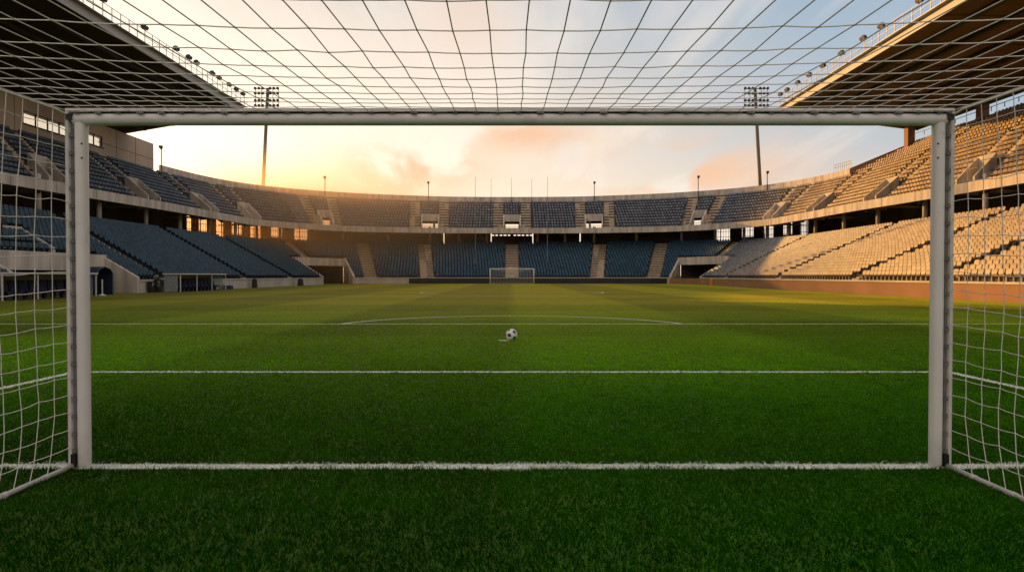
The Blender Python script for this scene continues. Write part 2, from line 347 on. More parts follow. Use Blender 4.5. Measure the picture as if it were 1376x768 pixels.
def make_grass():
    xs = []; ys = []
    y0 = 2.3
    edges = np.concatenate([np.arange(2.3, 4.5, .25), np.geomspace(4.5, 36, 50)])
    for a, bb in zip(edges[:-1], edges[1:]):
        yc = (a+bb)/2; hw = .80*bb+1.2; area = 2*hw*(bb-a)
        dens = 5200*min(1, (4.6/yc)**2)*min(1, max(0, (36-yc)/20))
        n = int(area*dens)
        xs.append(RNG.uniform(-hw, hw, n)); ys.append(RNG.uniform(a, bb, n))
    x = np.concatenate(xs); y = np.concatenate(ys); n = len(x)
    clump = vnoise(x, y, .11, 3)*.6+vnoise(x, y, .33, 4)*.4
    d = np.maximum(y, 3.0)
    wd = .0025*np.maximum(1, d/4.2)*RNG.uniform(.7, 1.35, n)
    h = (.020+.018*clump)*RNG.uniform(.6, 1.3, n)*np.clip(1.25-d/22, .38, 1.0)
    h = np.where(line_white(x, y) > 0, h*.65, h)
    ang = RNG.uniform(0, 2*math.pi, n)
    flow = vnoise(x, y, .30, 5)*5*math.pi
    lean = RNG.uniform(.4, 1.7, n)*h*np.where(y < 14, 1.0, .7)
    la = np.where(RNG.random(n) < .6, flow+RNG.normal(0, .6, n), ang)
    dx = np.cos(la)*lean; dy = np.sin(la)*lean
    # faces mostly towards the viewer so they read as blades
    wa = RNG.normal(0, .9, n); wx = np.cos(wa)*wd; wy = np.sin(wa)*wd
    V = np.zeros((n,5,3))
    V[:,0] = np.stack([x-wx, y-wy, np.full(n,-.002)],1); V[:,1] = np.stack([x+wx, y+wy, np.full(n,-.002)],1)
    mx_ = x+dx*.35; my = y+dy*.35; mz = h*.62
    V[:,2] = np.stack([mx_+wx*.75, my+wy*.75, mz],1); V[:,3] = np.stack([mx_-wx*.75, my-wy*.75, mz],1)
    V[:,4] = np.stack([x+dx, y+dy, h],1)
    base = (np.arange(n)*5)[:,None]
    quad = base+np.array([[0,1,2,3]]); tri = base+np.array([[3,2,4]])
    loops = np.concatenate([quad, tri], 1).ravel()
    starts = np.stack([np.arange(n)*7, np.arange(n)*7+4],1).ravel(); 
    me = bpy.data.meshes.new('grass'); me.vertices.add(n*5); me.vertices.foreach_set('co', V.astype(np.float32).ravel())
    me.loops.add(n*7); me.loops.foreach_set('vertex_index', loops.astype(np.int32))
    me.polygons.add(n*2); me.polygons.foreach_set('loop_start', starts.astype(np.int32))
    me.update(calc_edges=True)
    # colour
    st = .06+stripes_np(x, 5.6, 0)*.22+stripes_np(y, 5.3, .9)*.14
    big = vnoise(x, y, 1.7, 8)*.35+vnoise(x, y, 6, 9)*.25
    v = (.42+st+big*.85)*(1+(1.3*clump-.6)*np.clip(1.2-y/12, .25, 1)*.6)*RNG.uniform(.75, 1.25, n)
    yel = np.clip(vnoise(x, y, .8, 11)*.8+RNG.normal(0,.22,n)-.25, 0, 1)
    dm = np.clip(np.clip((y-6)/32, 0, 1)-.0085*np.abs(x+2), 0, 1)  # painted glow for the blades, rising with distance and towards mid-pitch
    nr = np.clip((y-3.2)/6.5, 0, 1)  # vignette shade painted into the nearest blades
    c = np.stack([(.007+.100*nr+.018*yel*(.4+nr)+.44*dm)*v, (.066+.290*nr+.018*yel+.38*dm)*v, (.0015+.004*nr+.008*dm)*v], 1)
    wv = line_white(x+dx*.3, y+dy*.3)*(RNG.random(n) < .93)*np.clip(.42+.55*vnoise(x,y,.09,14)+.5*vnoise(x,y,.5,15),0,1)
    wv = np.where(y > 12, wv*.75, wv)
    c = c*(1-wv[:,None])+np.array([.80,.82,.76])[None]*(wv*RNG.uniform(.85,1.15,n))[:,None]
    cols = np.ones((n,5,4)); cols[:,:,:3] = c[:,None,:]
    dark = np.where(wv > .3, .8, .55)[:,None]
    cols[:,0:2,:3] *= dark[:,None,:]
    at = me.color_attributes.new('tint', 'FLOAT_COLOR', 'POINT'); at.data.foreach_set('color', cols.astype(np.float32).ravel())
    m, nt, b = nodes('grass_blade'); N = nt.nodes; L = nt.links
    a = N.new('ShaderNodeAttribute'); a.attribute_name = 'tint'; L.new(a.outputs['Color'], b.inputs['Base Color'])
    b.inputs['Roughness'].default_value = .6; b.inputs['Specular IOR Level'].default_value = 0.0
    tr = N.new('ShaderNodeBsdfTranslucent'); L.new(a.outputs['Color'], tr.inputs['Color'])
    ms = N.new('ShaderNodeMixShader'); ms.inputs[0].default_value = .3; L.new(b.outputs[0], ms.inputs[1]); L.new(tr.outputs[0], ms.inputs[2])
    L.new(ms.outputs[0], N['Material Output'].inputs['Surface'])
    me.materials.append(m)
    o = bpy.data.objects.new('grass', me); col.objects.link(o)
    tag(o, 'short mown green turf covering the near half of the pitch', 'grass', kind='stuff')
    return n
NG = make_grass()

# ------------------------------------------------------------------ stadium bowl: four plan rings
half = [  # lower front, lower back, upper front, upper back   (right half, from the centre outwards)
 ((0,113.5),(0,123),(0,119),(0,129)),
 ((7.25,113.5),(8,122.8),(7,118.8),(7.5,128.8)),
 ((14.5,113.3),(16.2,122.2),(14.5,118),(15.5,127.6)),
 ((23.9,111.8),(26.9,119),(26.5,114.8),(29,122.8)),
 ((28.3,106.5),(35.6,111.8),(34.4,107.9),(40.3,114.8)),
 ((28.8,99.5),(39.2,102.5),(38.7,100.3),(46.2,105)),
 ((28,88),(39.8,90),(39.8,90),(48.4,93)),
 ((27,76),(39.8,78),(40.4,78),(48.8,80)),
 ((26.3,62),(39.8,64),(41.6,64),(48.8,66)),
 ((25.8,48),(39.8,50),(42.3,50),(48.8,52)),
 ((25.5,34),(39.8,36),(42.6,36),(48.8,38)),
 ((25.5,18),(39.8,20),(42.6,20),(48.8,22)),
 ((25.5,2),(39.8,4),(42.6,4),(48.8,6)),
 ((25.5,-12),(39.8,-10),(42.6,-10),(48.8,-8)),
]
NS = len(half)-1
lfl = {6:-29.4, 7:-29.5}
def ringpts(k):
    left = []
    for i in range(NS, 0, -1):
        x, y = half[i][k]
        if k == 0 and i >= 5: x = 29.0 if i == 5 else 29.5
        left.append((-x, y))
    return np.array(left+[h_[k] for h_ in half], float)
HLB = [7.2,7.2,7.2,7.2,7.0,6.7]+[6.45]*(NS-5)
def sym(a): return np.array(a[:0:-1]+a, float)
RINGS = [ringpts(k) for k in range(4)]
UX = np.array([(54.6, p[1]) if abs(i-NS) >= 6 and i > NS else tuple(RINGS[3][i]) for i, p in enumerate(RINGS[3])], float)
HZ = [np.full(2*NS+1, 1.0), sym(HLB), np.full(2*NS+1, 9.35), np.full(2*NS+1, 15.6)]
def cr(arr, t):
    u = min(max(t+NS, 0), 2*NS-1e-6); i = int(u); fr = u-i; n = len(arr)
    p = [arr[min(max(i+k, 0), n-1)] for k in (-1,0,1,2)]
    return .5*((2*p[1])+(-p[0]+p[2])*fr+(2*p[0]-5*p[1]+4*p[2]-p[3])*fr**2+(-p[0]+3*p[1]-3*p[2]+p[3])*fr**3)
def ring(k, t):
    p = cr(RINGS[k], t); return Vector((p[0], p[1], float(cr(HZ[k], t))))
def uxp(t):
    p = cr(UX, t); return Vector((p[0], p[1], 19.6))
TIER = {'lower': (lambda t: ring(0,t), lambda t: ring(1,t), 20),
        'upper': (lambda t: ring(2,t), lambda t: ring(3,t), 11),
        'extra': (lambda t: ring(3,t), uxp, 7)}
def TP(tier, t, s, z=None):
    A, B, n = TIER[tier]; p = A(t).lerp(B(t), s)
    if z is not None: p.z = z
    return p
def rowz(tier, t, k):
    A, B, n = TIER[tier]; a = A(t).z; return a+(B(t).z-a)*k/n
def tang(tier, t, s=.5):
    a = TP(tier, t-.02, s); c = TP(tier, t+.02, s); d = c-a; d.z = 0; return d.normalized(), d.length/.04

VOM = [0, 2, -2, 3.5, -3.5, 5.0, -5.0, 6.1, -6.1, 7.2, -7.2, 8.2, -8.2, 9.3, -9.3, 10.4, -10.4]
def vhw(tc): return (1.5 if abs(tc) < 3 else 1.1)
VROWS = 4
CUT_L = [(3.42, 4.86, 10), (-4.86, -3.42, 10), (-9.62, -8.72, 6)]
CUT_U = []
for tc in VOM:
    _, ds = tang('upper', tc, .2); CUT_U.append((tc-vhw(tc)/ds, tc+vhw(tc)/ds, VROWS))
AISLE_L = [(0,1.15),(2,1.15),(-2,1.15),(3,1.1),(-3,1.1),(4.3,.9),(-4.3,.9),(6.05,.5),(7.67,.5),(8.82,.5),(9.6,.5),(10.7,.5),(-5.95,.5),(-7.2,.5),(-8.43,.5),(-10.3,.5),(-11.2,.5)]
AISLE_U = []
for tc in VOM:
    _, ds = tang('upper', tc, .3); hw_ = .95 if abs(tc) < 3 else (.9 if abs(tc) < 4 else .42); off = (vhw(tc)+hw_+.1)/ds
    AISLE_U += [(tc-off, hw_), (tc+off, hw_)]
AISLE_X = [(t, h_) for t, h_ in AISLE_U if t > 6.3]

# grandstands: (name, t range, label)
stands = {
 'left': empty('grandstand', (-40,40,0), 'two-tier concrete grandstand along the left touchline, in shadow with a dark roof', 'grandstand'),
 'far': empty('grandstand', (0,120,0), 'open roofless end stand curving behind the far goal, blue seats below grey ones', 'grandstand'),
 'right': empty('grandstand', (40,40,0), 'two-tier grandstand along the right touchline lit golden by the sun, with a roof soffit in warm bounced light', 'grandstand'),
}
SPLIT = {'left': (-NS, -4.86), 'far': (-4.86, 4.86), 'right': (4.86, NS)}
def stand_of(t): return 'left' if t < -4.86 else ('right' if t > 4.86 else 'far')

def extra_row_start(k): return 5.85+.06*k
def terrace(tier, t0, t1, cuts, name, parent, m):
    A, B, n = TIER[tier]; b = MB()
    ts = set(np.round(np.arange(t0, t1+1e-6, .1), 4)); ts.add(t1)
    for a, c, k in cuts:
        for q in (a, c):
            if t0 < q < t1: ts.add(q)
    ts = sorted(ts)
    for ta, tb in zip(ts[:-1], ts[1:]):
        if tb-ta < 1e-5: continue
        tm = (ta+tb)/2
        for k in range(n):
            if any(a < tm < c and k < kk for a, c, kk in cuts): continue
            if tier == 'extra' and tm < extra_row_start(k): continue
            za, zb = rowz(tier, ta, k), rowz(tier, tb, k)
            p = [TP(tier, ta, k/n, za), TP(tier, tb, k/n, zb), TP(tier, tb, (k+1)/n, zb), TP(tier, ta, (k+1)/n, za)]
            b.quadv(p)
            za2, zb2 = rowz(tier, ta, k+1), rowz(tier, tb, k+1)
            b.quadv([p[3], p[2], Vector((p[2].x,p[2].y,zb2)), Vector((p[3].x,p[3].y,za2))])
    return b.build(name, m, parent)
for sn, (t0, t1) in SPLIT.items():
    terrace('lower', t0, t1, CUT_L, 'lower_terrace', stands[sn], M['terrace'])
    terrace('upper', t0, t1, CUT_U, 'upper_terrace', stands[sn], M['terrace_sunlit'] if sn == 'right' else M['terrace'])
terrace('extra', 5.8, NS, [], 'top_terrace', stands['right'], M['terrace_sunlit'])

def ribbon(f0, f1, t0, t1, b, dt=.1, mi=0, skip=()):
    """closed strip between two profile functions returning 4 corner points"""
    n = max(1, int(round((t1-t0)/dt)))
    for i in range(n):
        ta = t0+(t1-t0)*i/n; tb = t0+(t1-t0)*(i+1)/n
        A_, B_ = f0(ta), f0(tb)
        m = len(A_)
        for k in range(m):
            b.quadv([A_[k], B_[k], B_[(k+1)%m], A_[(k+1)%m]], mi)
    for q in (t0, t1): b.quadv(f0(q), mi)
def inward(tier, t):
    A, B, n = TIER[tier]; d = A(t)-B(t); d.z = 0; return d.normalized()
# fascia of the upper tier
def fascia_prof(t):
    p = ring(2, t); d = inward('upper', t)
    a = p+d*.35; c = p-d*.12
    return [Vector((a.x,a.y,8.92)), Vector((a.x,a.y,9.86)), Vector((c.x,c.y,9.86)), Vector((c.x,c.y,8.92))]
def parapet_prof(t):
    p = ring(3, t); d = inward('upper', t); a = p-d*.02; c = p-d*.4; z0 = 12.2 if abs(t) < 6 else 14.5
    return [Vector((a.x,a.y,z0)), Vector((a.x,a.y,16.65)), Vector((c.x,c.y,16.65)), Vector((c.x,c.y,z0))]
for sn, (t0, t1) in SPLIT.items():
    b = MB(); ribbon(fascia_prof, None, t0, t1, b)
    q = t0+.2
    while q < t1-.1:
        T, ds = tang('upper', q, 0); e = .025/ds; a_, c_ = fascia_prof(q-e), fascia_prof(q+e); d = inward('upper', q)*.004
        b.quadv([a_[0]+d, c_[0]+d, c_[1]+d, a_[1]+d], 1); q += 5.2/ds
    b.build('fascia', [M['concrete'], M['dark_concrete']], stands[sn])
    b = MB()
    if sn == 'far': ribbon(parapet_prof, None, t0, t1, b)
    elif sn == 'left': ribbon(parapet_prof, None, -6.1, t1, b)
    else: ribbon(parapet_prof, None, t0, 5.86, b)
    b.build('parapet', M['concrete'], stands[sn])
# right: parapet climbing to the extra rows
def ext_path(u):   # u 0..1 climb, >1 along back
    if u <= 1:
        a = ring(3, 5.85); c = uxp(6.25); p = a.lerp(c, u); p.z = 16.65+(19.8-16.65)*u; d = Vector((-.6,-.8,0))
        return p, d, 14.5+u*3.5
    t = 6.25+(u-1); p = uxp(t); p.z = 19.75; return p, Vector((-1,0,0)), 17.8
def ext_prof(u):
    p, d, z0 = ext_path(u); a = p-d*.03; c = p-d*.4
    return [Vector((a.x,a.y,z0)), Vector((a.x,a.y,p.z)), Vector((c.x,c.y,p.z)), Vector((c.x,c.y,z0))]
b = MB(); ribbon(ext_prof, None, 0, 1, b); ribbon(ext_prof, None, 1.001, NS-6.25+1, b); b.build('back_parapet', M['brown_wall'], stands['right'])

# front walls, caps
def wall_prof(t, z0, z1, o0, o1):
    p = ring(0, t); d = inward('lower', t); a = p+d*o1; c = p+d*o0
    return [Vector((a.x,a.y,z0)), Vector((a.x,a.y,z1)), Vector((c.x,c.y,z1)), Vector((c.x,c.y,z0))]
def front_wall(sn, t0, t1, m, capm, h=.92):
    b = MB(); ribbon(lambda t: wall_prof(t, -.02, h, -.02, .28), None, t0, t1, b); b.build('front_wall', m, stands[sn])
    b = MB(); ribbon(lambda t: wall_prof(t, h+.003, h+.13, -.06, .36), None, t0, t1, b); b.build('wall_cap', capm, stands[sn])
front_wall('right', 4.87, NS, M['brown_wall'], M['white_wall'])
front_wall('far', -3.41, 3.41, M['white_wall'], M['white_wall'])
front_wall('left', -8.71, -4.87, M['white_wall'], M['white_wall'])
front_wall('left', -NS, -9.63, M['white_wall'], M['white_wall'])
# dark boards along the far end
bd = empty('advertising_board', (0,112.9,0), 'long plain black board along the foot of the far stand behind the far goal', 'board')
b = MB(); ribbon(lambda t: wall_prof(t, 0, .9, .42, .50), None, -2.33, 3.35, b); b.build('panel', M['board'], bd)
for i in range(20):
    b = MB(); t = -2.3+5.6*i/19; p = ring(0, t); d = inward('lower', t); q = p+d*.46; b.box((q.x, q.y, .47), (.06,.12,.94)); b.build('upright', M['dark_metal'], bd)

# stairways
def stairway(tier, tc, hw, k0, n, parent):
    b = MB(); A, B, nn = TIER[tier]; T, ds = tang(tier, tc)
    for k in range(k0, n):
        z = rowz(tier, tc, k); rise = rowz(tier, tc, k+1)-z
        for j in (0, 1):
            s0 = (k+.5*j)/nn; s1 = (k+.5*(j+1))/nn
            p0 = TP(tier, tc, s0); p1 = TP(tier, tc, s1)
            zt = z+.012+rise*.5*j
            bot = [p0-T*hw, p0+T*hw, p1+T*hw, p1-T*hw]
            b.hexa([Vector((q.x,q.y,z-.2)) for q in bot], [Vector((q.x,q.y,zt)) for q in bot])
    return b.build('stairway', M['stair'], parent)
for tc, hw in AISLE_L:
    k0 = 10 if abs(abs(tc)-4.3) < .01 else 0
    stairway('lower', tc, hw, k0, 20, stands[stand_of(tc)])
for tc, hw in AISLE_U: stairway('upper', tc, hw, 0, 11, stands[stand_of(tc)])
for tc, hw in AISLE_X: stairway('extra', tc, hw, 0, 7, stands['right'])

# vomitories of the upper tier
def sloped_wall(b, tier, t, s0, s1, zb, up, th, mi=0):
    T, ds = tang(tier, t); a = TP(tier, t, s0); c = TP(tier, t, s1)
    bot = [Vector((q.x,q.y,zb)) for q in (a-T*th, a+T*th, c+T*th, c-T*th)]
    top = [Vector((q.x,q.y,z)) for q, z in ((a-T*th, a.z+up), (a+T*th, a.z+up), (c+T*th, c.z+up), (c-T*th, c.z+up))]
    b.hexa(bot, top, mi)
for tc, (a, c, k) in zip(VOM, CUT_U):
    b = MB(); s1 = VROWS/11
    for t in (a, c): sloped_wall(b, 'upper', t, .0, s1, 9.0, 1.0, .11)
    pa, pc = TP('upper', a, s1), TP('upper', c, s1); d = inward('upper', tc)
    zt = pa.z+1.0; zb = 11.35
    b.hexa([Vector((q.x,q.y,zb)) for q in (pa+d*.1, pc+d*.1, pc-d*.12, pa-d*.12)], [Vector((q.x,q.y,zt)) for q in (pa+d*.1, pc+d*.1, pc-d*.12, pa-d*.12)])
    # passage floor
    qa, qc = TP('upper', a, 0), TP('upper', c, 0); ra, rc = TP('upper', a, .95), TP('upper', c, .95)
    b.quadv([Vector((q.x,q.y,9.3)) for q in (qa, qc, rc, ra)])
    # handrail in the mouth
    b.tube([TP('upper', a, .05)+Vector((0,0,1.5)), TP('upper', c, .05)+Vector((0,0,1.5))], .03, 5)
    b.build('vomitory', M['concrete'], stands[stand_of(tc)])

# lower corner tunnels and the players' tunnel
def tunnel(a, c, k, sn, name='tunnel_portal'):
    b = MB(); s1 = k/20; zt = rowz('lower', (a+c)/2, k)
    for t in (a, c): sloped_wall(b, 'lower', t, -.02, s1, -.02, .35, .18)
    pa, pc = TP('lower', a, s1), TP('lower', c, s1); d = inward('lower', (a+c)/2)
    z1 = pa.z+.36; z0 = z1-1.25
    q = (pa+d*.5, pc+d*.5, pc-d*.35, pa-d*.35)
    b.hexa([Vector((p.x,p.y,z0)) for p in q], [Vector((p.x,p.y,z1)) for p in q])
    o = b.build(name, M['concrete'], stands[sn])
    b = MB()      # dark passage behind the mouth: side walls, back and soffit
    e = [pa-d*.36, pc-d*.36, pc-d*9, pa-d*9]
    for i in ((0,3),(1,2),(3,2)):
        u, v = e[i[0]], e[i[1]]
        b.quadv([Vector((u.x,u.y,0)), Vector((v.x,v.y,0)), Vector((v.x,v.y,z0+.5)), Vector((u.x,u.y,z0+.5))])
    b.quadv([Vector((p.x,p.y,z0+.3)) for p in e])
    p_ = b.build('passage', M['dark_concrete'], o)
    return o
tr_ = tunnel(*CUT_L[0], 'far'); tl_ = tunnel(*CUT_L[1], 'far'); tp_ = tunnel(*CUT_L[2], 'left')
def gate(a, c, frac0, frac1, sc, h, parent):
    b = MB(); p0 = TP('lower', a+(c-a)*frac0, sc); p1 = TP('lower', a+(c-a)*frac1, sc)
    n = 22
    for i in range(n+1):
        q = p0.lerp(p1, i/n); b.box((q.x,q.y,h/2), (.05,.05,h) if i % 11 else (.1,.1,h+.1))
    for z in (.12, h): b.beam(Vector((p0.x,p0.y,z)), Vector((p1.x,p1.y,z)), .05, .05)
    b.build('gate', M['dark_metal'], parent)
gate(*CUT_L[1][:2], .06, .94, .12, 1.7, tl_); gate(*CUT_L[0][:2], .06, .94, .12, 1.2, tr_)
# low white wall closing the foot of the right corner tunnel
b = MB(); ribbon(lambda t: wall_prof(t, -.02, .92, -.02, .28), None, 3.42, 4.86, b); b.build('front_wall', M['brown_wall'], stands['far'])

# concourse: floor, back wall with openings, columns, raker beams
def cwall_pt(t, z):
    p = ring(3, t); d = inward('upper', t); q = p+d*(.6 if abs(t) < 5 else 1.2); return Vector((q.x,q.y,z))
for sn, (t0, t1) in SPLIT.items():
    b = MB(); n = int((t1-t0)/.1)
    for i in range(n):
        ta = t0+(t1-t0)*i/n; tb = t0+(t1-t0)*(i+1)/n
        p = [ring(1,ta), ring(1,tb)]
        b.quadv([p[0], p[1], cwall_pt(tb, ring(1,tb).z), cwall_pt(ta, ring(1,ta).z)])
    b.build('concourse_floor', M['dark_concrete'], stands[sn])
def in_open(t, z):
    a = abs(t)
    if z > 10:
        return 10.3 < z < 11.3 and a < 4 and any(abs(t-tc)*7.6 < 1.3 for tc in (0, 2, -2, 3.5, -3.5))
    if a < 3.2:
        x = abs(float(cr(RINGS[3], t)[0]))
        if x < 4.1 and 9.05 < z < 9.30 and (x % .8) > .3: return True
        if 3.95 < x < 4.12 and z > 7.6: return True
        for c, wd in ((13.2,.10),(15.9,.10)):
            if abs(x-c) < wd and z > 7.5: return True
        return False
    if 3.55 < a < (5.75 if t < 0 else 5.3):
        # framed openings between piers
        u = (a-3.55)/.34; fr = u-math.floor(u)
        return .26 < fr < .78 and z > (8.0 if int(u) % 2 else 7.45)
    return False
for sn, (t0, t1) in SPLIT.items():
    b = MB(); ztop = 15.5
    n = int((t1-t0)/.0125)
    zs = [6.0, 7.5, 8.0, 8.5, 9.05, 9.30, 10.0, 10.3, 11.3, 14.3]; nz_ = len(zs)-1
    i = 0
    while i < n:
        # merge identical columns
        def pat(j): t = t0+(t1-t0)*(j+.5)/n; return tuple(in_open(t, (zs[k]+zs[k+1])/2) for k in range(nz_))
        p = pat(i); j = i+1
        while j < n and j-i < 8 and pat(j) == p: j += 1
        ta = t0+(t1-t0)*i/n; tb = t0+(t1-t0)*j/n
        for k in range(nz_):
            if not p[k]: b.quadv([cwall_pt(ta, zs[k]), cwall_pt(tb, zs[k]), cwall_pt(tb, zs[k+1]), cwall_pt(ta, zs[k+1])])
        i = j
    b.build('concourse_wall', M['dark_concrete'], stands[sn])
ct = []
t = -11.5
while t < 11.6:
    ct.append(t); t += .62 if abs(t) > 4.9 else (.5 if abs(t) > 3 else .66)
ct = sorted(set(round(abs(q), 3) for q in ct if q > 0)); ct = ct+[-q for q in ct]
for t in ct:
    sn = stand_of(t); zl = ring(1,t).z
    p = ring(1,t).lerp(cwall_pt(t, zl), .35)
    zt = rowz('upper', t, 2)
    b = MB(); b.tube([(p.x,p.y,zl), (p.x,p.y,zt)], .24, 10); b.build('column', M['concrete'], stands[sn], smooth=True)
    b = MB(); a = TP('upper', t, .02); c = TP('upper', t, .93)
    b.beam(Vector((a.x,a.y,9.0)), Vector((c.x,c.y,c.z-.75)), .35, .8); b.build('raker_beam', M['dark_concrete'], stands[sn])

# bars and rails in the open bays of the concourse
for sn in ('far', 'left', 'right'):
    b = MB(); lo, hi = SPLIT[sn]; q = lo
    ts_ = [x for x in np.arange(-5.8, 5.81, .035) if lo < x < hi and 3.5 < abs(x) < 5.8]
    for i, t in enumerate(ts_):
        p = cwall_pt(t, 0); b.box((p.x, p.y, 8.75), (.05,.05,2.6) if i % 4 else (.14,.14,2.6))
    for a_, c_ in zip(ts_[:-1], ts_[1:]):
        if c_-a_ > .05: continue
        for z in (8.15, 9.1): b.beam(cwall_pt(a_, z), cwall_pt(c_, z), .05, .07)
    b.build('bay_railing', M['dark_metal'], stands[sn])
for tc in (0, 2, -2, 3.5, -3.5):
    b = MB(); p0 = cwall_pt(tc-.2, 0); p1 = cwall_pt(tc+.2, 0)
    for i in range(13):
        q = p0.lerp(p1, i/12); b.box((q.x, q.y, 10.55), (.05,.05,.7))
    b.beam(Vector((p0.x,p0.y,10.9)), Vector((p1.x,p1.y,10.9)), .05, .05); b.build('vomitory_railing', M['dark_metal'], stands['far'])

# left stand: tall back wall with windows
wx = -49.0
b = MB(); wins = []
yy = 88.5
ys_open = [(79.4,76.4),(73.8,66.6)]
segs = []; prev = 90.7
for hi, lo in ys_open: segs.append((prev, hi)); prev = lo
segs.append((prev, -9))
for y1, y0 in segs: b.box((wx-.2, (y0+y1)/2, 17.4), (.4, y1-y0, 3.9))
for hi, lo in ys_open:
    b.box((wx-.2, (hi+lo)/2, 16.05), (.4, hi-lo-.004, 1.2)); b.box((wx-.2, (hi+lo)/2, 18.65), (.4, hi-lo-.004, 1.4))
for y in np.arange(-6, 90, 4.2):       # joints between cast panels
    if not any(lo-.3 < y < hi+.3 for hi, lo in ys_open): b.box((wx+.004, y, 17.4), (.03,.06,3.88), mi=1)
b.box((wx+.004, 84.5, 17.2), (.03,12.2,.05), mi=1)
bw = b.build('back_wall', [M['back_concrete'], M['dark_concrete']], stands['left'])
for hi, lo in ys_open:
    f = MB(); f.box((wx-.1, (hi+lo)/2, 16.6), (.5, hi-lo+.2, .12)); f.box((wx-.1, (hi+lo)/2, 17.93), (.12, hi-lo-.01, .06))
    for yv in np.linspace(lo+.05, hi-.05, 3 if hi-lo < 4 else 5): f.box((wx-.1, yv, 17.3), (.12,.09,1.28))
    wo = f.build('window', M['dark_metal'], stands['left'])
    g = MB(); g.box((wx-.14, (hi+lo)/2, 17.3), (.02, hi-lo-.1, 1.3)); g.build('pane', M['glass'], wo)

# press platform on the left lower tier
for s0, s1, a, c, h0, h1 in ((.62,.66,-10.6,-9.05,-.3,.55),(.40,.44,-10.9,-9.3,-.2,.1)):
    b = MB(); n = 16
    for i in range(n):
        ta = a+(c-a)*i/n; tb = a+(c-a)*(i+1)/n
        q = [TP('lower', ta, s0), TP('lower', tb, s0), TP('lower', tb, s1), TP('lower', ta, s1)]
        z = q[0].z
        b.hexa([Vector((p.x,p.y,z+h0)) for p in q], [Vector((p.x,p.y,z+h1)) for p in q])
    b.build('platform_wall', M['white_wall'], stands['left'])
b = MB(); sloped_wall(b, 'lower', -9.05, .36, .64, 2.5, .42, .12); b.build('platform_end_wall', M['white_wall'], stands['left'])
for i in range(9):      # small folding desks with screens on the platform
    t = -10.5+.16*i; p = TP('lower', t, .60); b = MB()
    b.box((p.x, p.y, p.z+.75), (.5,.9,.05)); b.box((p.x+.1, p.y, p.z+1.0), (.06,.5,.36)); b.box((p.x+.1, p.y, p.z+.4), (.1,.1,.8)); b.build('press_desk', M['dark_metal'], stands['left'])

# roofs
def roof(side, sn):
    s = side; RX, RZ = 34.2, 22.1
    OX, OZ = (53.0, 18.95) if s < 0 else (56.5, 21.6)
    y_in, y_out = (84.5, 84.8) if s < 0 else (84.5, 92.3)
    um = M['roof_under'] if s < 0 else M['roof_under_bounce']
    b = MB()
    bot = [(s*RX,-12,RZ),(s*RX,y_in,RZ),(s*OX,y_out,OZ),(s*OX,-12,OZ)]
    top = [(x, y, z+(.45 if abs(x) < 40 else .8)) for x, y, z in bot]
    b.hexa(bot, top)
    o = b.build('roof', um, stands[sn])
    sl_ = (OZ-RZ)/(OX-RX)
    # purlins and ribs under the soffit
    b = MB()
    for k, xx in enumerate((36.6, 39.6, 43.0, 46.6)):
        z = RZ+sl_*(xx-RX)
        b.beam((s*xx,-11.8,z-.16), (s*xx, y_in-.25+(0 if s < 0 else (xx-RX)*.35), z-.16), .45, .30)
    b.build('purlin', M['roof_dark'], o)
    b = MB()
    yv = -8
    while yv < 84:
        b.beam((s*(RX+.3), yv, RZ-.055), (s*(OX-.5), yv, OZ-.055), .22, .09); yv += 6.1
    b.build('rib', um, o)
    # edge board
    b = MB(); b.box((s*(RX-.06), (-12+y_in)/2, RZ+.22), (.10, y_in+12.1, .72)); 
    b.beam((s*(RX+.05), y_in+.06, RZ+.2), (s*OX, y_out+.06, OZ+.25), .1, .66); b.build('edge_board', M['roof_edge'], o)
    # walkway railing on the edge
    b = MB(); xr = RX-.55
    b.box((s*(RX-.33), (-12+y_in)/2, RZ+.60), (.5, y_in+11.8, .05))
    for z in (.62+.55, .62+1.1): b.tube([(s*xr,-12,RZ+z), (s*xr,y_in,RZ+z)], .028, 5)
    yv = -11.5
    while yv < y_in:
        b.beam((s*xr,yv,RZ+.6), (s*xr,yv,RZ+1.74), .05, .05); yv += 1.25
    b.build('railing', M['metal'], o)
    ys = [52.5,54.3,60.5,66.2,68.8,70.5,74.2,75.9,78.6,80.6,82.6] if s < 0 else [54.5,60.2,63.3,67.5,71.5,74.8,77.8,80.8,82.8,48,42]
    for yv in ys+[36, 30]:
        b = MB(); x = s*(xr-.05); z = RZ+1.92
        b.box((x, yv, z-.14), (.06,.06,.28)); 
        b.tube([(x+s*.12, yv, z), (x-s*.02, yv, z-.02), (x-s*.22, yv, z-.08)], [.13,.24,.27], 9)
        b.tube([(x+s*.12, yv+.5, z+.04), (x-s*.02, yv+.5, z+.02), (x-s*.2, yv+.5, z-.04)], [.09,.17,.19], 9)
        b.beam((x, yv-.1, z-.2), (x, yv+.6, z-.2), .05, .05)
        b.build('floodlight', M['dark_metal'], o)
    return o
rl = roof(-1, 'left'); rr_ = roof(1, 'right')
# columns carrying the right roof, railing behind the top row
for yv in (90.2, 78.2, 70.6, 62, 54, 46):
    b = MB(); b.box((54.0 if yv > 85 else 55.4, yv, 19.6), (.95,.95,4.2)); b.build('roof_column', M['brown_wall'], stands['right'])
b = MB(); b.beam((53.4,60,20.15),(53.4,88,20.15),.06,.06)
for yv in np.arange(60, 89, 2.0): b.box((53.4, yv, 19.9), (.06,.06,.5))
b.build('back_railing', M['dark_metal'], stands['right'])
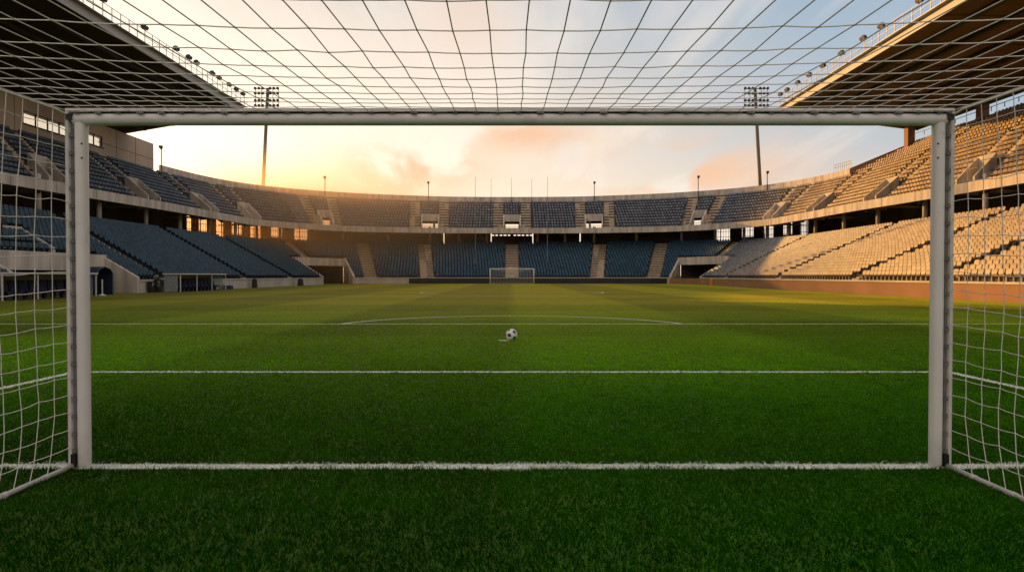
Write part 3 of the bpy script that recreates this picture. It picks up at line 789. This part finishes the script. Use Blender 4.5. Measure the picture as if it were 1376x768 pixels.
# railings on the step of the right parapet
b = MB()
for i in range(9):
    t = 5.55+.04*i; p = ring(3, t); b.box((p.x+.1, p.y, 17.2), (.05,.05,1.2))
for z in (17.3, 17.75):
    p, q = ring(3, 5.55), ring(3, 5.87); b.tube([(p.x+.1,p.y,z),(q.x+.1,q.y,z)], .025, 5)
b.build('parapet_railing', M['metal'], stands['right'])

# ------------------------------------------------------------------ seats
def seat_mb():
    b = MB()      # origin at floor under the seat, facing -Y
    b.hexa([(-.18,-.20,.36),(.18,-.20,.36),(.17,.10,.33),(-.17,.10,.33)], [(-.19,-.22,.42),(.19,-.22,.42),(.18,.12,.385),(-.18,.12,.385)])
    # backrest in three bent slabs, narrowing to a rounded top
    for z0, z1, y0, y1, w0, w1 in ((.44,.60,.155,.19,.15,.19),(.60,.72,.19,.22,.19,.175),(.72,.77,.22,.235,.175,.12)):
        b.hexa([(-w0,y0,z0),(w0,y0,z0),(w0,y0+.035,z0),(-w0,y0+.035,z0)], [(-w1,y1,z1),(w1,y1,z1),(w1,y1+.035,z1),(-w1,y1+.035,z1)])
    b.hexa([(-.04,.02,.0),(.04,.02,.0),(.04,.12,.0),(-.04,.12,.0)], [(-.04,.02,.34),(.04,.02,.34),(.04,.19,.5),(-.04,.19,.5)])
    return b
def seat_positions():
    out_ = []
    for tier in ('lower', 'upper', 'extra'):
        A, B, n = TIER[tier]; cuts = {'lower': CUT_L, 'upper': CUT_U, 'extra': []}[tier]
        aisles = {'lower': AISLE_L, 'upper': AISLE_U, 'extra': AISLE_X}[tier]
        for k in range(n):
            s = (k+.52)/n
            t = -11.6 if tier != 'extra' else extra_row_start(k)+.02
            if tier == 'extra' and k >= n: continue
            while t < 11.4:
                T, ds = tang(tier, t, s)
                step = .53/ds
                ok = True
                for a, c, kk in cuts:
                    if a-.26/ds < t < c+.26/ds and k < kk+(1 if tier == 'lower' else 1): ok = False; break
                if ok:
                    for tc, hw in aisles:
                        if abs(t-tc) < .5:
                            Ta, dsa = tang(tier, tc, s)
                            if abs(t-tc)*dsa < hw+.22:
                                if abs(abs(tc)-4.3) < .01 and k < 10: continue
                                ok = False; break
                if ok and tier == 'lower' and -10.7 < t < -9.0 and k in (8, 12, 13): ok = False
                if ok:
                    p = TP(tier, t, s, rowz(tier, t, k)); d = inward(tier, t)
                    out_.append((p.x, p.y, p.z, math.atan2(d.x, -d.y), t, tier, k))
                t += step
    return out_
SP = seat_positions()
# those that show largest: nearest ones inside the frame
def infr(p):
    x, y, z = p[:3]
    if y < 5: return False
    return abs(x/y) < .772 and -.44 < (z+.4-CH)/y < .41
cand = [i for i, p in enumerate(SP) if infr(p) and p[5] == 'lower']
cand.sort(key=lambda i: math.dist(SP[i][:3], (0,0,CH)))
near = cand[:300]; nearset = set(near)
ORD = ['front','second','third','fourth','fifth','sixth','seventh','eighth','ninth','tenth','eleventh','twelfth','thirteenth','fourteenth','fifteenth','sixteenth','seventeenth','eighteenth','nineteenth','top']
sb = seat_mb(); proto = {}
for i in near:
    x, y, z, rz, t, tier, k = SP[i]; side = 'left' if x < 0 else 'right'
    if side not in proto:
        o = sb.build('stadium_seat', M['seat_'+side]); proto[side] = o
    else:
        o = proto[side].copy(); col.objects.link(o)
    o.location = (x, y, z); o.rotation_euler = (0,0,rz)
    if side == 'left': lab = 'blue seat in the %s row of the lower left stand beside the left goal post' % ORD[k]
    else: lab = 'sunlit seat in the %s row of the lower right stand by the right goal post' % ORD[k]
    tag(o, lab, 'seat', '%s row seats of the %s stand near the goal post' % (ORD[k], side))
rest = [p for i, p in enumerate(SP) if i not in nearset]
def seats_mesh(P):
    V0 = np.array(sb.v); F0 = np.array(sb.f); nv = len(V0); n = len(P)
    pos = np.array([p[:3] for p in P]); rz = np.array([p[3] for p in P]); c, s = np.cos(rz), np.sin(rz)
    V = np.empty((n,nv,3))
    V[:,:,0] = V0[None,:,0]*c[:,None]-V0[None,:,1]*s[:,None]+pos[:,0:1]
    V[:,:,1] = V0[None,:,0]*s[:,None]+V0[None,:,1]*c[:,None]+pos[:,1:2]
    V[:,:,2] = V0[None,:,2]+pos[:,2:3]
    F = (F0[None]+(np.arange(n)*nv)[:,None,None]).reshape(-1)
    me = bpy.data.meshes.new('stadium_seats'); me.vertices.add(n*nv); me.vertices.foreach_set('co', V.astype(np.float32).ravel())
    nf = n*len(F0); me.loops.add(nf*4); me.loops.foreach_set('vertex_index', F.astype(np.int32))
    me.polygons.add(nf); me.polygons.foreach_set('loop_start', (np.arange(nf)*4).astype(np.int32)); me.polygons.foreach_set('use_smooth', [False]*nf); me.update(calc_edges=True)
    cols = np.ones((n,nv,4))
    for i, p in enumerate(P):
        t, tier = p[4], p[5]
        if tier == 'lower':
            u = min(max((t-3.6)/2.0, 0), 1); w2 = min(max((t-5.5)/3.0, 0), 1); base = np.array(C_BLUE)*(1-u)+(np.array((.20,.205,.21))*(1-w2)+np.array(C_RIGHT)*w2)*u  # w2 paints sun warmth into the right seats past the shadow edge
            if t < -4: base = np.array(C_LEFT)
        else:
            base = np.array(C_UP); u = min(max((t-4.0)/1.5, 0), 1); base = base*(1-u)+np.array((.42,.31,.20))*u  # golden sunlight painted into the upper right seats
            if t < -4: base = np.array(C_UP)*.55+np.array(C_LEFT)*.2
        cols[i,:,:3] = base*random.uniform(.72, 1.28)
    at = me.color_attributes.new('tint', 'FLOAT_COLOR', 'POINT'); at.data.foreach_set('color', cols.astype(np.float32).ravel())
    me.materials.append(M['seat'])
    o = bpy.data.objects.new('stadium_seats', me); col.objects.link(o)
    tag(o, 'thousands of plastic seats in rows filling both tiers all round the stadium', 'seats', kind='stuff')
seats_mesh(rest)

# ------------------------------------------------------------------ near goal
goal = empty('football_goal', (0,GY,0), 'large white goal frame in the foreground with the net around the viewer', 'goal')
PX = 3.046
def rounded_profile(w, d, r, n=4):
    pts = []
    for cx, cy, a0 in ((w/2-r,d/2-r,0),(-w/2+r,d/2-r,90),(-w/2+r,-d/2+r,180),(w/2-r,-d/2+r,270)):
        for i in range(n+1):
            a = R(a0+90*i/n); pts.append((cx+r*math.cos(a), cy+r*math.sin(a)))
    return pts
def extrude_z(b, prof, cx, cy, z0, z1):
    n = len(b.v); m = len(prof)
    for z in (z0, z1): b.v += [(cx+x, cy+y, z) for x, y in prof]
    for i in range(m):
        j = (i+1) % m; b.f.append((n+i, n+j, n+m+j, n+m+i)); b.m.append(0)
    b.f.append(tuple(n+i for i in range(m))[::-1]); b.m.append(0); b.f.append(tuple(n+m+i for i in range(m))); b.m.append(0)
def extrude_x(b, prof, x0, x1, cy, cz):
    n = len(b.v); m = len(prof)
    for x in (x0, x1): b.v += [(x, cy+p, cz+q) for p, q in prof]
    for i in range(m):
        j = (i+1) % m; b.f.append((n+i, n+j, n+m+j, n+m+i)); b.m.append(0)
    b.f.append(tuple(n+i for i in range(m))[::-1]); b.m.append(0); b.f.append(tuple(n+m+i for i in range(m))); b.m.append(0)
def smooth_by_angle(o, ang=40):
    me = o.data; me.polygons.foreach_set('use_smooth', [True]*len(me.polygons))
    try: me.set_sharp_from_angle(angle=R(ang))
    except Exception: pass
for s in (-1, 1):
    b = MB(); extrude_z(b, rounded_profile(.080,.085,.034), s*PX, GY, -.02, 2.50); po = b.build('post', M['white_paint'], goal); smooth_by_angle(po)
    # net rail on the outer rear corner of the post, dark slot and clips
    b = MB(); b.box((s*(PX+.072), GY-.03, 1.262), (.024,.04,2.52)); po2 = b.build('net_rail', M['white_dull'], po)
    b = MB(); b.box((s*(PX+.051), GY-.01, 1.25), (.020,.03,2.48)); b.build('slot', M['grey_plastic'], po)
    z = .12
    while z < 2.42:
        b = MB(); b.box((s*(PX+.053), GY-.040, z), (.036,.014,.010)); b.hexa([(s*(PX+.052)+u, GY-.052+v, z+.004) for u, v in ((-.005,0),(.005,0),(.005,.016),(-.005,.016))], [(s*(PX+.052)+u, GY-.052+v, z+.022) for u, v in ((-.004,.003),(.004,.003),(.004,.014),(-.004,.014))])
        b.build('net_clip', M['grey_plastic'], po); z += .124
    b = MB(); b.box((s*(PX+.054), GY-.035, .06), (.034,.03,.09)); b.build('foot_bracket', M['black'], po)
    b = MB(); b.box((s*(PX+.052), GY-.045, 2.485), (.045,.03,.04)); b.build('corner_bracket', M['black'], po)
    for z in (2.20,2.30):
        b = MB(); b.sphere((s*(PX-.026), GY-.040, z), .0065, 8, 5); b.build('bolt', M['black'], po)
b = MB(); extrude_x(b, rounded_profile(.10,.078,.036), -PX-.04, PX+.04, GY, 2.476); cb = b.build('crossbar', M['white_paint'], goal); smooth_by_angle(cb)
b = MB(); b.box((0, GY-.02, 2.536), (2*PX+.17,.050,.022)); b.build('net_rail', M['white_dull'], cb)
b = MB(); b.box((0, GY-.005, 2.5195), (2*PX+.10,.03,.011)); b.build('slot', M['dark_metal'], cb)
x = -PX
while x < PX:
    b = MB()
    if random.random() < .33:
        b.box((x, GY-.050, 2.520), (.04,.022,.022)); b.sphere((x+.02, GY-.062, 2.508), .012, 7, 5); b.build('net_tie', M['grey_plastic'], cb)
    else:
        b.box((x, GY-.052, 2.520), (.03,.018,.016)); b.beam((x-.05, GY-.06, 2.520+random.uniform(-.004,.004)), (x+.09, GY-.06, 2.520+random.uniform(-.004,.004)), .008, .008); b.build('net_clip', M['grey_plastic'], cb)
    x += .148
for s in (-1, 1):
    b = MB(); b.tube([(s*(PX+.06),GY-.05,.02), (s*(PX+.055),.3,.02)], .019, 8)
    z = GY-.3
    while z > .4: b.tube([(s*(PX+.0575),z,.02),(s*(PX+.0575),z-.035,.02)], .023, 8); z -= .36
    b.build('ground_bar', M['white_dull'], goal, smooth=True)
b = MB(); b.tube([(-PX-.055,.3,.02),(PX+.055,.3,.02)], .019, 8); b.build('rear_bar', M['white_dull'], goal, smooth=True)
for s in (-1, 1):
    b = MB(); b.tube([(s*(PX+.055),.3,.02),(s*(PX+.055),.3,2.46)], .025, 8); b.build('rear_upright', M['white_dull'], goal, smooth=True)

def cord(b, pts, r, knots=True):
    b.tube(pts, r, 5, cap=False)
NETR = .0029
def roof_h(x, y):
    tq = min(1, (GY-y)/3.2)
    return 2.522-(.05*tq+.115*math.sin(min(1, tq)*math.pi*.62)*(1-(x/3.1)**2))+.0
b = MB()
xs = [-PX-.05+(2*PX+.1)*i/41 for i in range(42)]
ysn = [4.62,4.47,4.32,4.17,4.0,3.80,3.59,3.35,3.08,2.76,2.43,2.2,2.0,1.8,1.6,1.4,1.2,1.0,.8,.6,.3]
jit = {}
def nj(i, j):
    if (i, j) not in jit:
        e = 0 if i in (0, 41) else 1
        jit[(i, j)] = (random.uniform(-.006,.006)*e, random.uniform(-.006,.006), random.uniform(-.004,.003)*e)
    a, c, d = jit[(i, j)]; x = xs[i]+a; y = ysn[j]+c; return (x, y, roof_h(x, y)+d)
for i in range(42):
    pts = [(xs[i], GY-.05, 2.53)]+[nj(i, j) for j in range(len(ysn))]; cord(b, pts, NETR)
for j in range(len(ysn)):
    pts = []
    for i in range(42):
        pts.append(nj(i, j))
        if i < 41:
            p, q = nj(i, j), nj(i+1, j); pts.append(((p[0]+q[0])/2, (p[1]+q[1])/2, (p[2]+q[2])/2-.0012))
    cord(b, pts, NETR)
for i in range(1, 41):
    for j in range(0, 11):
        b.sphere(nj(i, j), .0052, 5, 4)
b.build('roof_net', M['net'], goal, smooth=True)
for s in (-1, 1):
    b = MB(); nyy = 31; nz = 20; J = {}
    def sp(i, k):
        if (i, k) not in J:
            e = 0 if k in (0, nz) or i == 0 else 1
            J[(i, k)] = (random.uniform(-.008,.008)*e, random.uniform(-.009,.009)*e)
        jy, jz = J[(i, k)]
        z0 = k/nz; top = roof_h(3.1, GY-.07-.139*i); z = .03+(top-.03)*z0
        y = GY-.05-.139*i
        low = max(0, (.5-z)/.5)
        if i > 0: y -= .13*low**1.6*min(1, i/2+.3)
        out_ = .06*math.sin(math.pi*min(1, z0))*min(1, i/3)
        zz = z+jz-(.045*math.sin(math.pi*min(1, max(0,z0)))*math.sin(min(1.0, i/9)*math.pi*.5) if k not in (0, nz) else 0)
        return (s*(PX+.07+out_), y+jy, zz)
    for i in range(nyy): cord(b, [sp(i, k) for k in range(nz+1)], NETR*.95)
    for k in range(1, nz):
        pts = [(s*(PX+.072), GY-.05, .03+2.48*k/nz)]
        for i in range(1, nyy):
            p, q = sp(i-1, k), sp(i, k)
            pts.append(((p[0]+q[0])/2, (p[1]+q[1])/2, (p[2]+q[2])/2-.0025)); pts.append(q)
        cord(b, pts, NETR*.95)
    for i in range(1, 16):
        for k in range(1, nz): b.sphere(sp(i, k), .0048, 5, 4)
    b.build('side_net', M['net'], goal, smooth=True)
    b = MB(); cord(b, [(s*(PX+.072), GY-.06, 2.50)]+[(s*(PX+.075), GY-.148*i, roof_h(3.1, GY-.148*i)-.004) for i in range(1, 30)], .0085)
    b.build('edge_rope', M['net'], goal, smooth=True)

goal.location.x = -.015
# ------------------------------------------------------------------ far goal
FY = 110.7
fg = empty('football_goal', (0,FY,0), 'small distant white goal at the far end, in front of the black board', 'goal')
FH, FW = 2.5, 3.66
for s in (-1, 1):
    b = MB(); b.tube([(s*FW,FY,0),(s*FW,FY,FH+.06)], .075, 10); b.build('post', M['white_paint'], fg, smooth=True)
b = MB(); b.tube([(-FW,FY,FH),(FW,FY,FH)], .075, 10); b.build('crossbar', M['white_paint'], fg, smooth=True)
b = MB()
def backy(z): return FY+2.0-.55*(z/FH)
for i in range(31):
    x = -FW+2*FW*i/30; sag = .38*(1-(x/FW)**2)
    b.tube([(x,FY,FH),(x,FY+.7,FH-.5*sag),(x,FY+1.4,FH-sag*.9),(x,FY+1.7,1.2),(x,FY+2,0)], .008, 4, cap=False)
for k in range(10):
    z = FH*k/10; b.tube([(-FW,backy(z),z),(FW,backy(z),z)], .008, 4, cap=False)
    for s in (-1, 1): b.tube([(s*FW,FY,z),(s*FW,backy(z),z)], .008, 4, cap=False)
for s in (-1, 1):
    for yv in (.4,.8,1.2): b.tube([(s*FW,FY+yv,0),(s*FW,FY+yv,FH)], .008, 4, cap=False)
b.tube([(x, FY+.9, FH-.36*(1-(x/FW)**2)) for x in np.linspace(-FW, FW, 17)], .022, 5, cap=False)
b.build('net', M['net'], fg)
b = MB()
for s in (-1, 1): b.tube([(s*FW,FY,.03),(s*FW,FY+2,.03)], .03, 6)
b.tube([(-FW,FY+2,.03),(FW,FY+2,.03)], .03, 6); b.build('ground_bar', M['white_dull'], fg)

# ------------------------------------------------------------------ ball
import bmesh
def make_ball():
    bm = bmesh.new(); bmesh.ops.create_icosphere(bm, subdivisions=5, radius=.125)
    ph = (1+5**.5)/2
    ico = [Vector(v).normalized() for v in [(0,s1,s2*ph) for s1 in (-1,1) for s2 in (-1,1)]+[(s1,s2*ph,0) for s1 in (-1,1) for s2 in (-1,1)]+[(s2*ph,0,s1) for s1 in (-1,1) for s2 in (-1,1)]]
    from mathutils import Euler
    q = Euler((.35,.5,.25)).to_matrix(); ico = [q @ v for v in ico]
    cs = []
    for f in bm.faces:
        c = f.calc_center_median().normalized(); best = max(ico, key=lambda v: v.dot(c)); nb = [v for v in ico if v is not best and v.dot(best) > .3]
        m = max((c-best*c.dot(best)).normalized().dot((v-best*v.dot(best)).normalized()) for v in nb)
        a = math.acos(min(1, c.dot(best)))
        # pentagon with corners towards its five neighbours
        th = math.acos(min(1, m)); r0 = math.radians(20.9)*math.cos(math.pi/5)/max(.1, math.cos(math.pi/5-th))
        f.material_index = 1 if a < r0 else 0; f.smooth = True
    me = bpy.data.meshes.new('football'); bm.to_mesh(me); bm.free()
    me.materials.append(M['white_ball']); me.materials.append(M['black_ball'])
    o = bpy.data.objects.new('football', me); col.objects.link(o); o.location = (-.01,14.0,.119)
    tag(o, 'white football with black pentagons on the penalty spot', 'football')
make_ball()

# ------------------------------------------------------------------ floodlight masts
def mast(x0, x1, yv, h, label):
    r = empty('floodlight_mast', (x0,yv,0), label, 'floodlight mast', 'tall floodlight masts behind the stands')
    top = Vector((x1,yv,h)); b = MB(); b.tube([(x0,yv,0), tuple(top)], [.50,.34], 12); b.build('mast_pole', M['mast'], r, smooth=True)
    b = MB()
    for k in range(4):
        z = h-.25-k*1.12-(0.45 if k > 1 else 0); b.beam((x1-2.7,yv-.5,z), (x1+2.7,yv-.5,z), .12, .12)
    for xo in (-2.6,-1.3,1.3,2.6): b.beam((x1+xo,yv-.5,h-.1), (x1+xo,yv-.5,h-4.3), .1, .1)
    b.build('lamp_frame', M['mast'], r)
    for k in range(4):
        z = h-.25-k*1.12-(0.45 if k > 1 else 0)
        for i in range(7):
            if i == 3: continue
            xo = (i-3)*.84; b = MB()
            b.tube([(x1+xo,yv-.55,z+.1),(x1+xo,yv-.8,z+.02),(x1+xo,yv-1.0,z-.06)], [.14,.29,.33], 10); b.build('lamp', M['mast'], r)
def pxx(px, Yd): return (px-688)/889*Yd
mast(pxx(347,150), pxx(361.5,150), 150, 43.6, 'leaning floodlight mast behind the left curve of the end stand, against bright yellow sky')
mast(pxx(1028,150), pxx(1013,150), 150, 43.6, 'leaning floodlight mast behind the right curve of the end stand, against pale blue sky')

# lamp posts and flagpoles
def lamp_post(px, t, h, label):
    # on the parapet, where the ring is seen at px
    best = min(np.arange(-8, 8, .01), key=lambda q: abs(ring(3,q).x/ring(3,q).y-(px-688)/889)); p = ring(3, float(best))
    r = empty('lamp_post', (p.x,p.y,15.6), label, 'lamp post', 'short lamp posts on the stand parapet'); 
    b = MB(); b.tube([(p.x,p.y-.1,15.62),(p.x,p.y-.1,16.7+h)], .07, 6); b.build('post', M['dark_metal'], r)
    b = MB(); b.box((p.x,p.y-.22,16.7+h+.12), (.42,.34,.34)); b.box((p.x,p.y-.1,16.7+h-.12), (.2,.2,.2)); b.build('lamp_head', M['dark_metal'], r)
for px, h, lab in ((219,2.3,'thin lamp post just right of the tall block wall of the left stand'),
    (437,2.3,'thin lamp post in the sunset glow on the left curve of the end stand'),
    (576,2.4,'lamp post above the stairs left of the far goal'),
    (798,2.4,'lamp post above the stairs right of the far goal'),
    (938,2.4,'lamp post on the right curve of the end stand above the corner tunnel'),
    (1030,1.9,'thin lamp post beside the right floodlight mast')):
    lamp_post(px, None, h, lab)
def pole(name, x, yv, z0, z1, r0, label, cat, group):
    r = empty(name, (x,yv,z0), label, cat, group)
    b = MB(); b.tube([(x,yv,z0),(x,yv,z1)], [r0, r0*.55], 6); b.build('shaft', M['metal'], r)
    b = MB(); b.sphere((x,yv,z1+.03), r0*1.3, 8, 5); b.build('finial', M['metal'], r)
    b = MB(); b.tube([(x,yv,z0-.01),(x,yv,z0+.35)], r0*1.7, 8); b.build('base', M['dark_metal'], r)
for px, lab in ((660,'bare flagpole on the end stand parapet, left of its middle'),(687.5,'bare flagpole on the end stand parapet straight above the far goal'),(714.5,'bare flagpole on the end stand parapet, right of its middle')):
    pole('flagpole', pxx(px,128.9), 128.9, 15.65, 20.1, .05, lab, 'flagpole', 'bare flagpoles on the end stand')
for px, lab in ((639,'tall thin pole rising in front of the end stand, left of the far goal'),(735.5,'tall thin pole rising in front of the end stand, right of the far goal')):
    pole('tall_pole', pxx(px,117), 117.0, 3.1, 18.6, .055, lab, 'pole', 'tall thin poles in the end stand')

# ------------------------------------------------------------------ things at the foot of the left stand
def dugout(x, y0, y1, label, n):
    r = empty('dugout', (x,(y0+y1)/2,0), label, 'dugout', 'team benches along the left touchline'); ym = (y0+y1)/2; Ld = y1-y0
    b = MB(); b.box((x-.05, ym, 1.50), (1.5, Ld+.3, .09)); b.build('canopy', M['white_dull'], r)
    b = MB(); b.box((x-.72, ym, .75), (.05, Ld, 1.4)); b.build('back_panel', M['grey_plastic'], r)
    for yv in (y0, y1):
        b = MB(); b.box((x-.15, yv, .74), (1.1,.04,1.42)); b.build('side_panel', M['glass'], r)
    for yv in np.linspace(y0, y1, 4):
        b = MB(); b.box((x+.62, yv+.03, .73), (.06,.06,1.46)); b.build('frame_post', M['white_dull'], r)
    for i in range(n):
        yv = y0+.5+(Ld-1.0)*i/(n-1); b = MB()
        b.box((x-.1, yv, .42), (.5,.46,.12)); b.hexa([(x-.42,yv-.23,.45),(x-.30,yv-.23,.45),(x-.30,yv+.23,.45),(x-.42,yv+.23,.45)], [(x-.52,yv-.19,1.12),(x-.44,yv-.19,1.12),(x-.44,yv+.19,1.12),(x-.52,yv+.19,1.12)])
        b.box((x-.2, yv, .18), (.2,.2,.36)); b.build('bench_seat', M['blue_dark'], r)
dugout(-28.0, 54.6, 63.2, 'low dugout shelter with a row of dark seats beyond the left goal post', 11)
dugout(-28.0, 35.5, 43.5, 'team bench shelter with dark seats seen through the left side net', 10)
# canopy of the players' tunnel
r = empty('tunnel_canopy', (-29.0,45.6,0), 'dark blue fabric tunnel canopy beside the left goal post', 'canopy')
b = MB(); prof = [(-.95,0),(-.95,1.5),(-.6,1.85),(0,2.0),(.6,1.85),(.95,1.5),(.95,0)]
for (a0, z0), (a1, z1) in zip(prof[:-1], prof[1:]):
    b.quadv([(-31.0,47.0+a0,z0),(-28.9,47.0+a0,z0),(-28.9,47.0+a1,z1),(-31.0,47.0+a1,z1)])
b.build('cover', M['blue_dark'], r)
b = MB()
for xx in (-28.92, -30.9):
    b.tube([(xx,47+a*.98,z) for a, z in prof], .04, 6)
b.build('hoop', M['blue_panel'], r)
# speaker, fan case, bags at the white wall
r = empty('loudspeaker', (-29.0,53.0,0), 'small dark loudspeaker by the white wall left of the dugout', 'loudspeaker')
b = MB(); b.box((-28.95,53.0,.52), (.35,.42,.75), .1); b.build('cabinet', M['black'], r)
b = MB(); b.tube([(-28.77,52.98,.66),(-28.74,52.98,.66)], .15, 12); b.build('cone', M['grey_plastic'], r)
b = MB(); b.box((-28.95,53.0,.07), (.3,.3,.14)); b.build('stand', M['dark_metal'], r)
r = empty('floor_fan', (-29.0,54.0,0), 'round black fan against the white wall left of the dugout', 'fan')
b = MB(); b.tube([(-28.95,53.95,.72),(-28.75,53.9,.72)], .42, 18); b.build('drum', M['black'], r)
b = MB()
for k in range(5):
    a = 2*math.pi*k/5; b.beam((-28.735,53.9,.72), (-28.735,53.9+.34*math.cos(a),.72+.34*math.sin(a)), .02, .1)
b.build('blade', M['grey_plastic'], r)
b = MB(); b.box((-28.85,53.92,.16), (.35,.5,.3)); b.build('stand', M['dark_metal'], r)
def equip(name, x, yv, sz, m, label, cat):
    r = empty(name, (x,yv,0), label, cat)
    b = MB(); w_, d_, h_ = sz; b.hexa([(x-w_/2,yv-d_/2,.0),(x+w_/2,yv-d_/2,.0),(x+w_/2,yv+d_/2,.0),(x-w_/2,yv+d_/2,.0)], [(x-w_*.38,yv-d_*.42,h_),(x+w_*.38,yv-d_*.42,h_),(x+w_*.38,yv+d_*.42,h_),(x-w_*.38,yv+d_*.42,h_)]); b.build('body', m, r)
    b = MB(); b.tube([(x,yv-d_*.2,h_-.02),(x,yv-d_*.1,h_+.12),(x,yv+d_*.1,h_+.12),(x,yv+d_*.2,h_-.02)], .025, 6); b.build('handle', M['dark_metal'], r)
equip('kit_bag', -28.2, 64.6, (.5,1.0,.42), M['black'], 'dark kit bag on the grass at the far end of the dugout', 'bag')
equip('kit_bag', -28.2, 66.0, (.5,.9,.36), M['blue_dark'], 'dark blue kit bag on the grass beyond the dugout, nearer the corner', 'bag')
equip('equipment_case', -28.6, 73.5, (.5,.5,1.0), M['dark_metal'], 'small upright dark case at the white wall well beyond the dugout', 'case')
equip('equipment_case', -28.3, 88.5, (.6,.9,.95), M['dark_metal'], 'dark case at the white wall near the left corner tunnel', 'case')
equip('equipment_case', -14.3, 112.6, (.9,.5,.95), M['dark_metal'], 'dark case at the foot of the stairs left of the black board', 'case')
# orange bin by the right corner
r = empty('waste_bin', (28.0,92.5,0), 'small orange bin at the end of the right wall beside the corner tunnel', 'bin')
b = MB(); b.tube([(28.0,92.5,0),(28.0,92.5,.78)], [.27,.35], 12); b.build('body', M['orange'], r)
b = MB(); b.tube([(28.0,92.5,.78),(28.0,92.5,.86),(28.0,92.5,.92)], [.38,.36,.12], 12); b.build('lid', M['orange'], r)
# white marker post
r = empty('marker_post', (-28.0,45.2,0), 'slim white marker post with a pale foot in front of the blue tunnel canopy', 'post')
b = MB(); b.tube([(-28.0,45.2,.1),(-28.0,45.2,1.1)], .045, 8); b.build('stick', M['white_dull'], r)
b = MB(); b.tube([(-28.0,45.2,0),(-28.0,45.2,.06),(-28,45.2,.12)], [.22,.18,.06], 10); b.build('foot', M['white_dull'], r)

# ------------------------------------------------------------------ evening haze hanging in the sunlit corner of the bowl
HC, HR, HZS = (-40,126,9), 48.0, 2.6
hm = bpy.data.materials.new('evening_haze'); hm.use_nodes = True; nt = hm.node_tree; N = nt.nodes; L = nt.links; N.clear()
g = N.new('ShaderNodeNewGeometry'); sb_ = N.new('ShaderNodeVectorMath'); sb_.operation = 'SUBTRACT'; L.new(g.outputs['Position'], sb_.inputs[0]); sb_.inputs[1].default_value = HC
sc_ = N.new('ShaderNodeVectorMath'); sc_.operation = 'MULTIPLY'; L.new(sb_.outputs[0], sc_.inputs[0]); sc_.inputs[1].default_value = (1,1,HZS)
vd = N.new('ShaderNodeVectorMath'); vd.operation = 'LENGTH'; L.new(sc_.outputs[0], vd.inputs[0])
mr = N.new('ShaderNodeMapRange'); mr.interpolation_type = 'SMOOTHERSTEP'; L.new(vd.outputs['Value'], mr.inputs['Value']); mr.inputs['From Min'].default_value = 0; mr.inputs['From Max'].default_value = HR
mr.inputs['To Min'].default_value = .055; mr.inputs['To Max'].default_value = 0
vs = N.new('ShaderNodeVolumePrincipled'); vs.inputs['Color'].default_value = (1,.70,.36,1); vs.inputs['Absorption Color'].default_value = (0,0,0,1); vs.inputs['Anisotropy'].default_value = .65; L.new(mr.outputs[0], vs.inputs['Density'])
mo = N.new('ShaderNodeOutputMaterial'); L.new(vs.outputs[0], mo.inputs['Volume'])
b = MB(); b.sphere(HC, HR, 24, 14, sz=1/HZS); hz = b.build('haze', hm)
tag(hz, 'warm golden haze over the left curve of the end stand below the setting sun', 'haze', kind='stuff')

# ------------------------------------------------------------------ render settings
scene.render.engine = 'CYCLES'
c_ = scene.cycles; c_.use_denoising = True; c_.max_bounces = 6; c_.diffuse_bounces = 4; c_.glossy_bounces = 3; c_.transparent_max_bounces = 16
c_.sample_clamp_indirect = 4; c_.volume_step_rate = 2.0; c_.volume_bounces = 2; c_.volume_max_steps = 64
try: c_.denoiser = 'OPENIMAGEDENOISE'
except Exception: pass
scene.view_settings.view_transform = 'Standard'; scene.view_settings.look = 'None'; scene.view_settings.exposure = 0; scene.view_settings.gamma = 1
print('blades', NG, 'seats', len(SP))
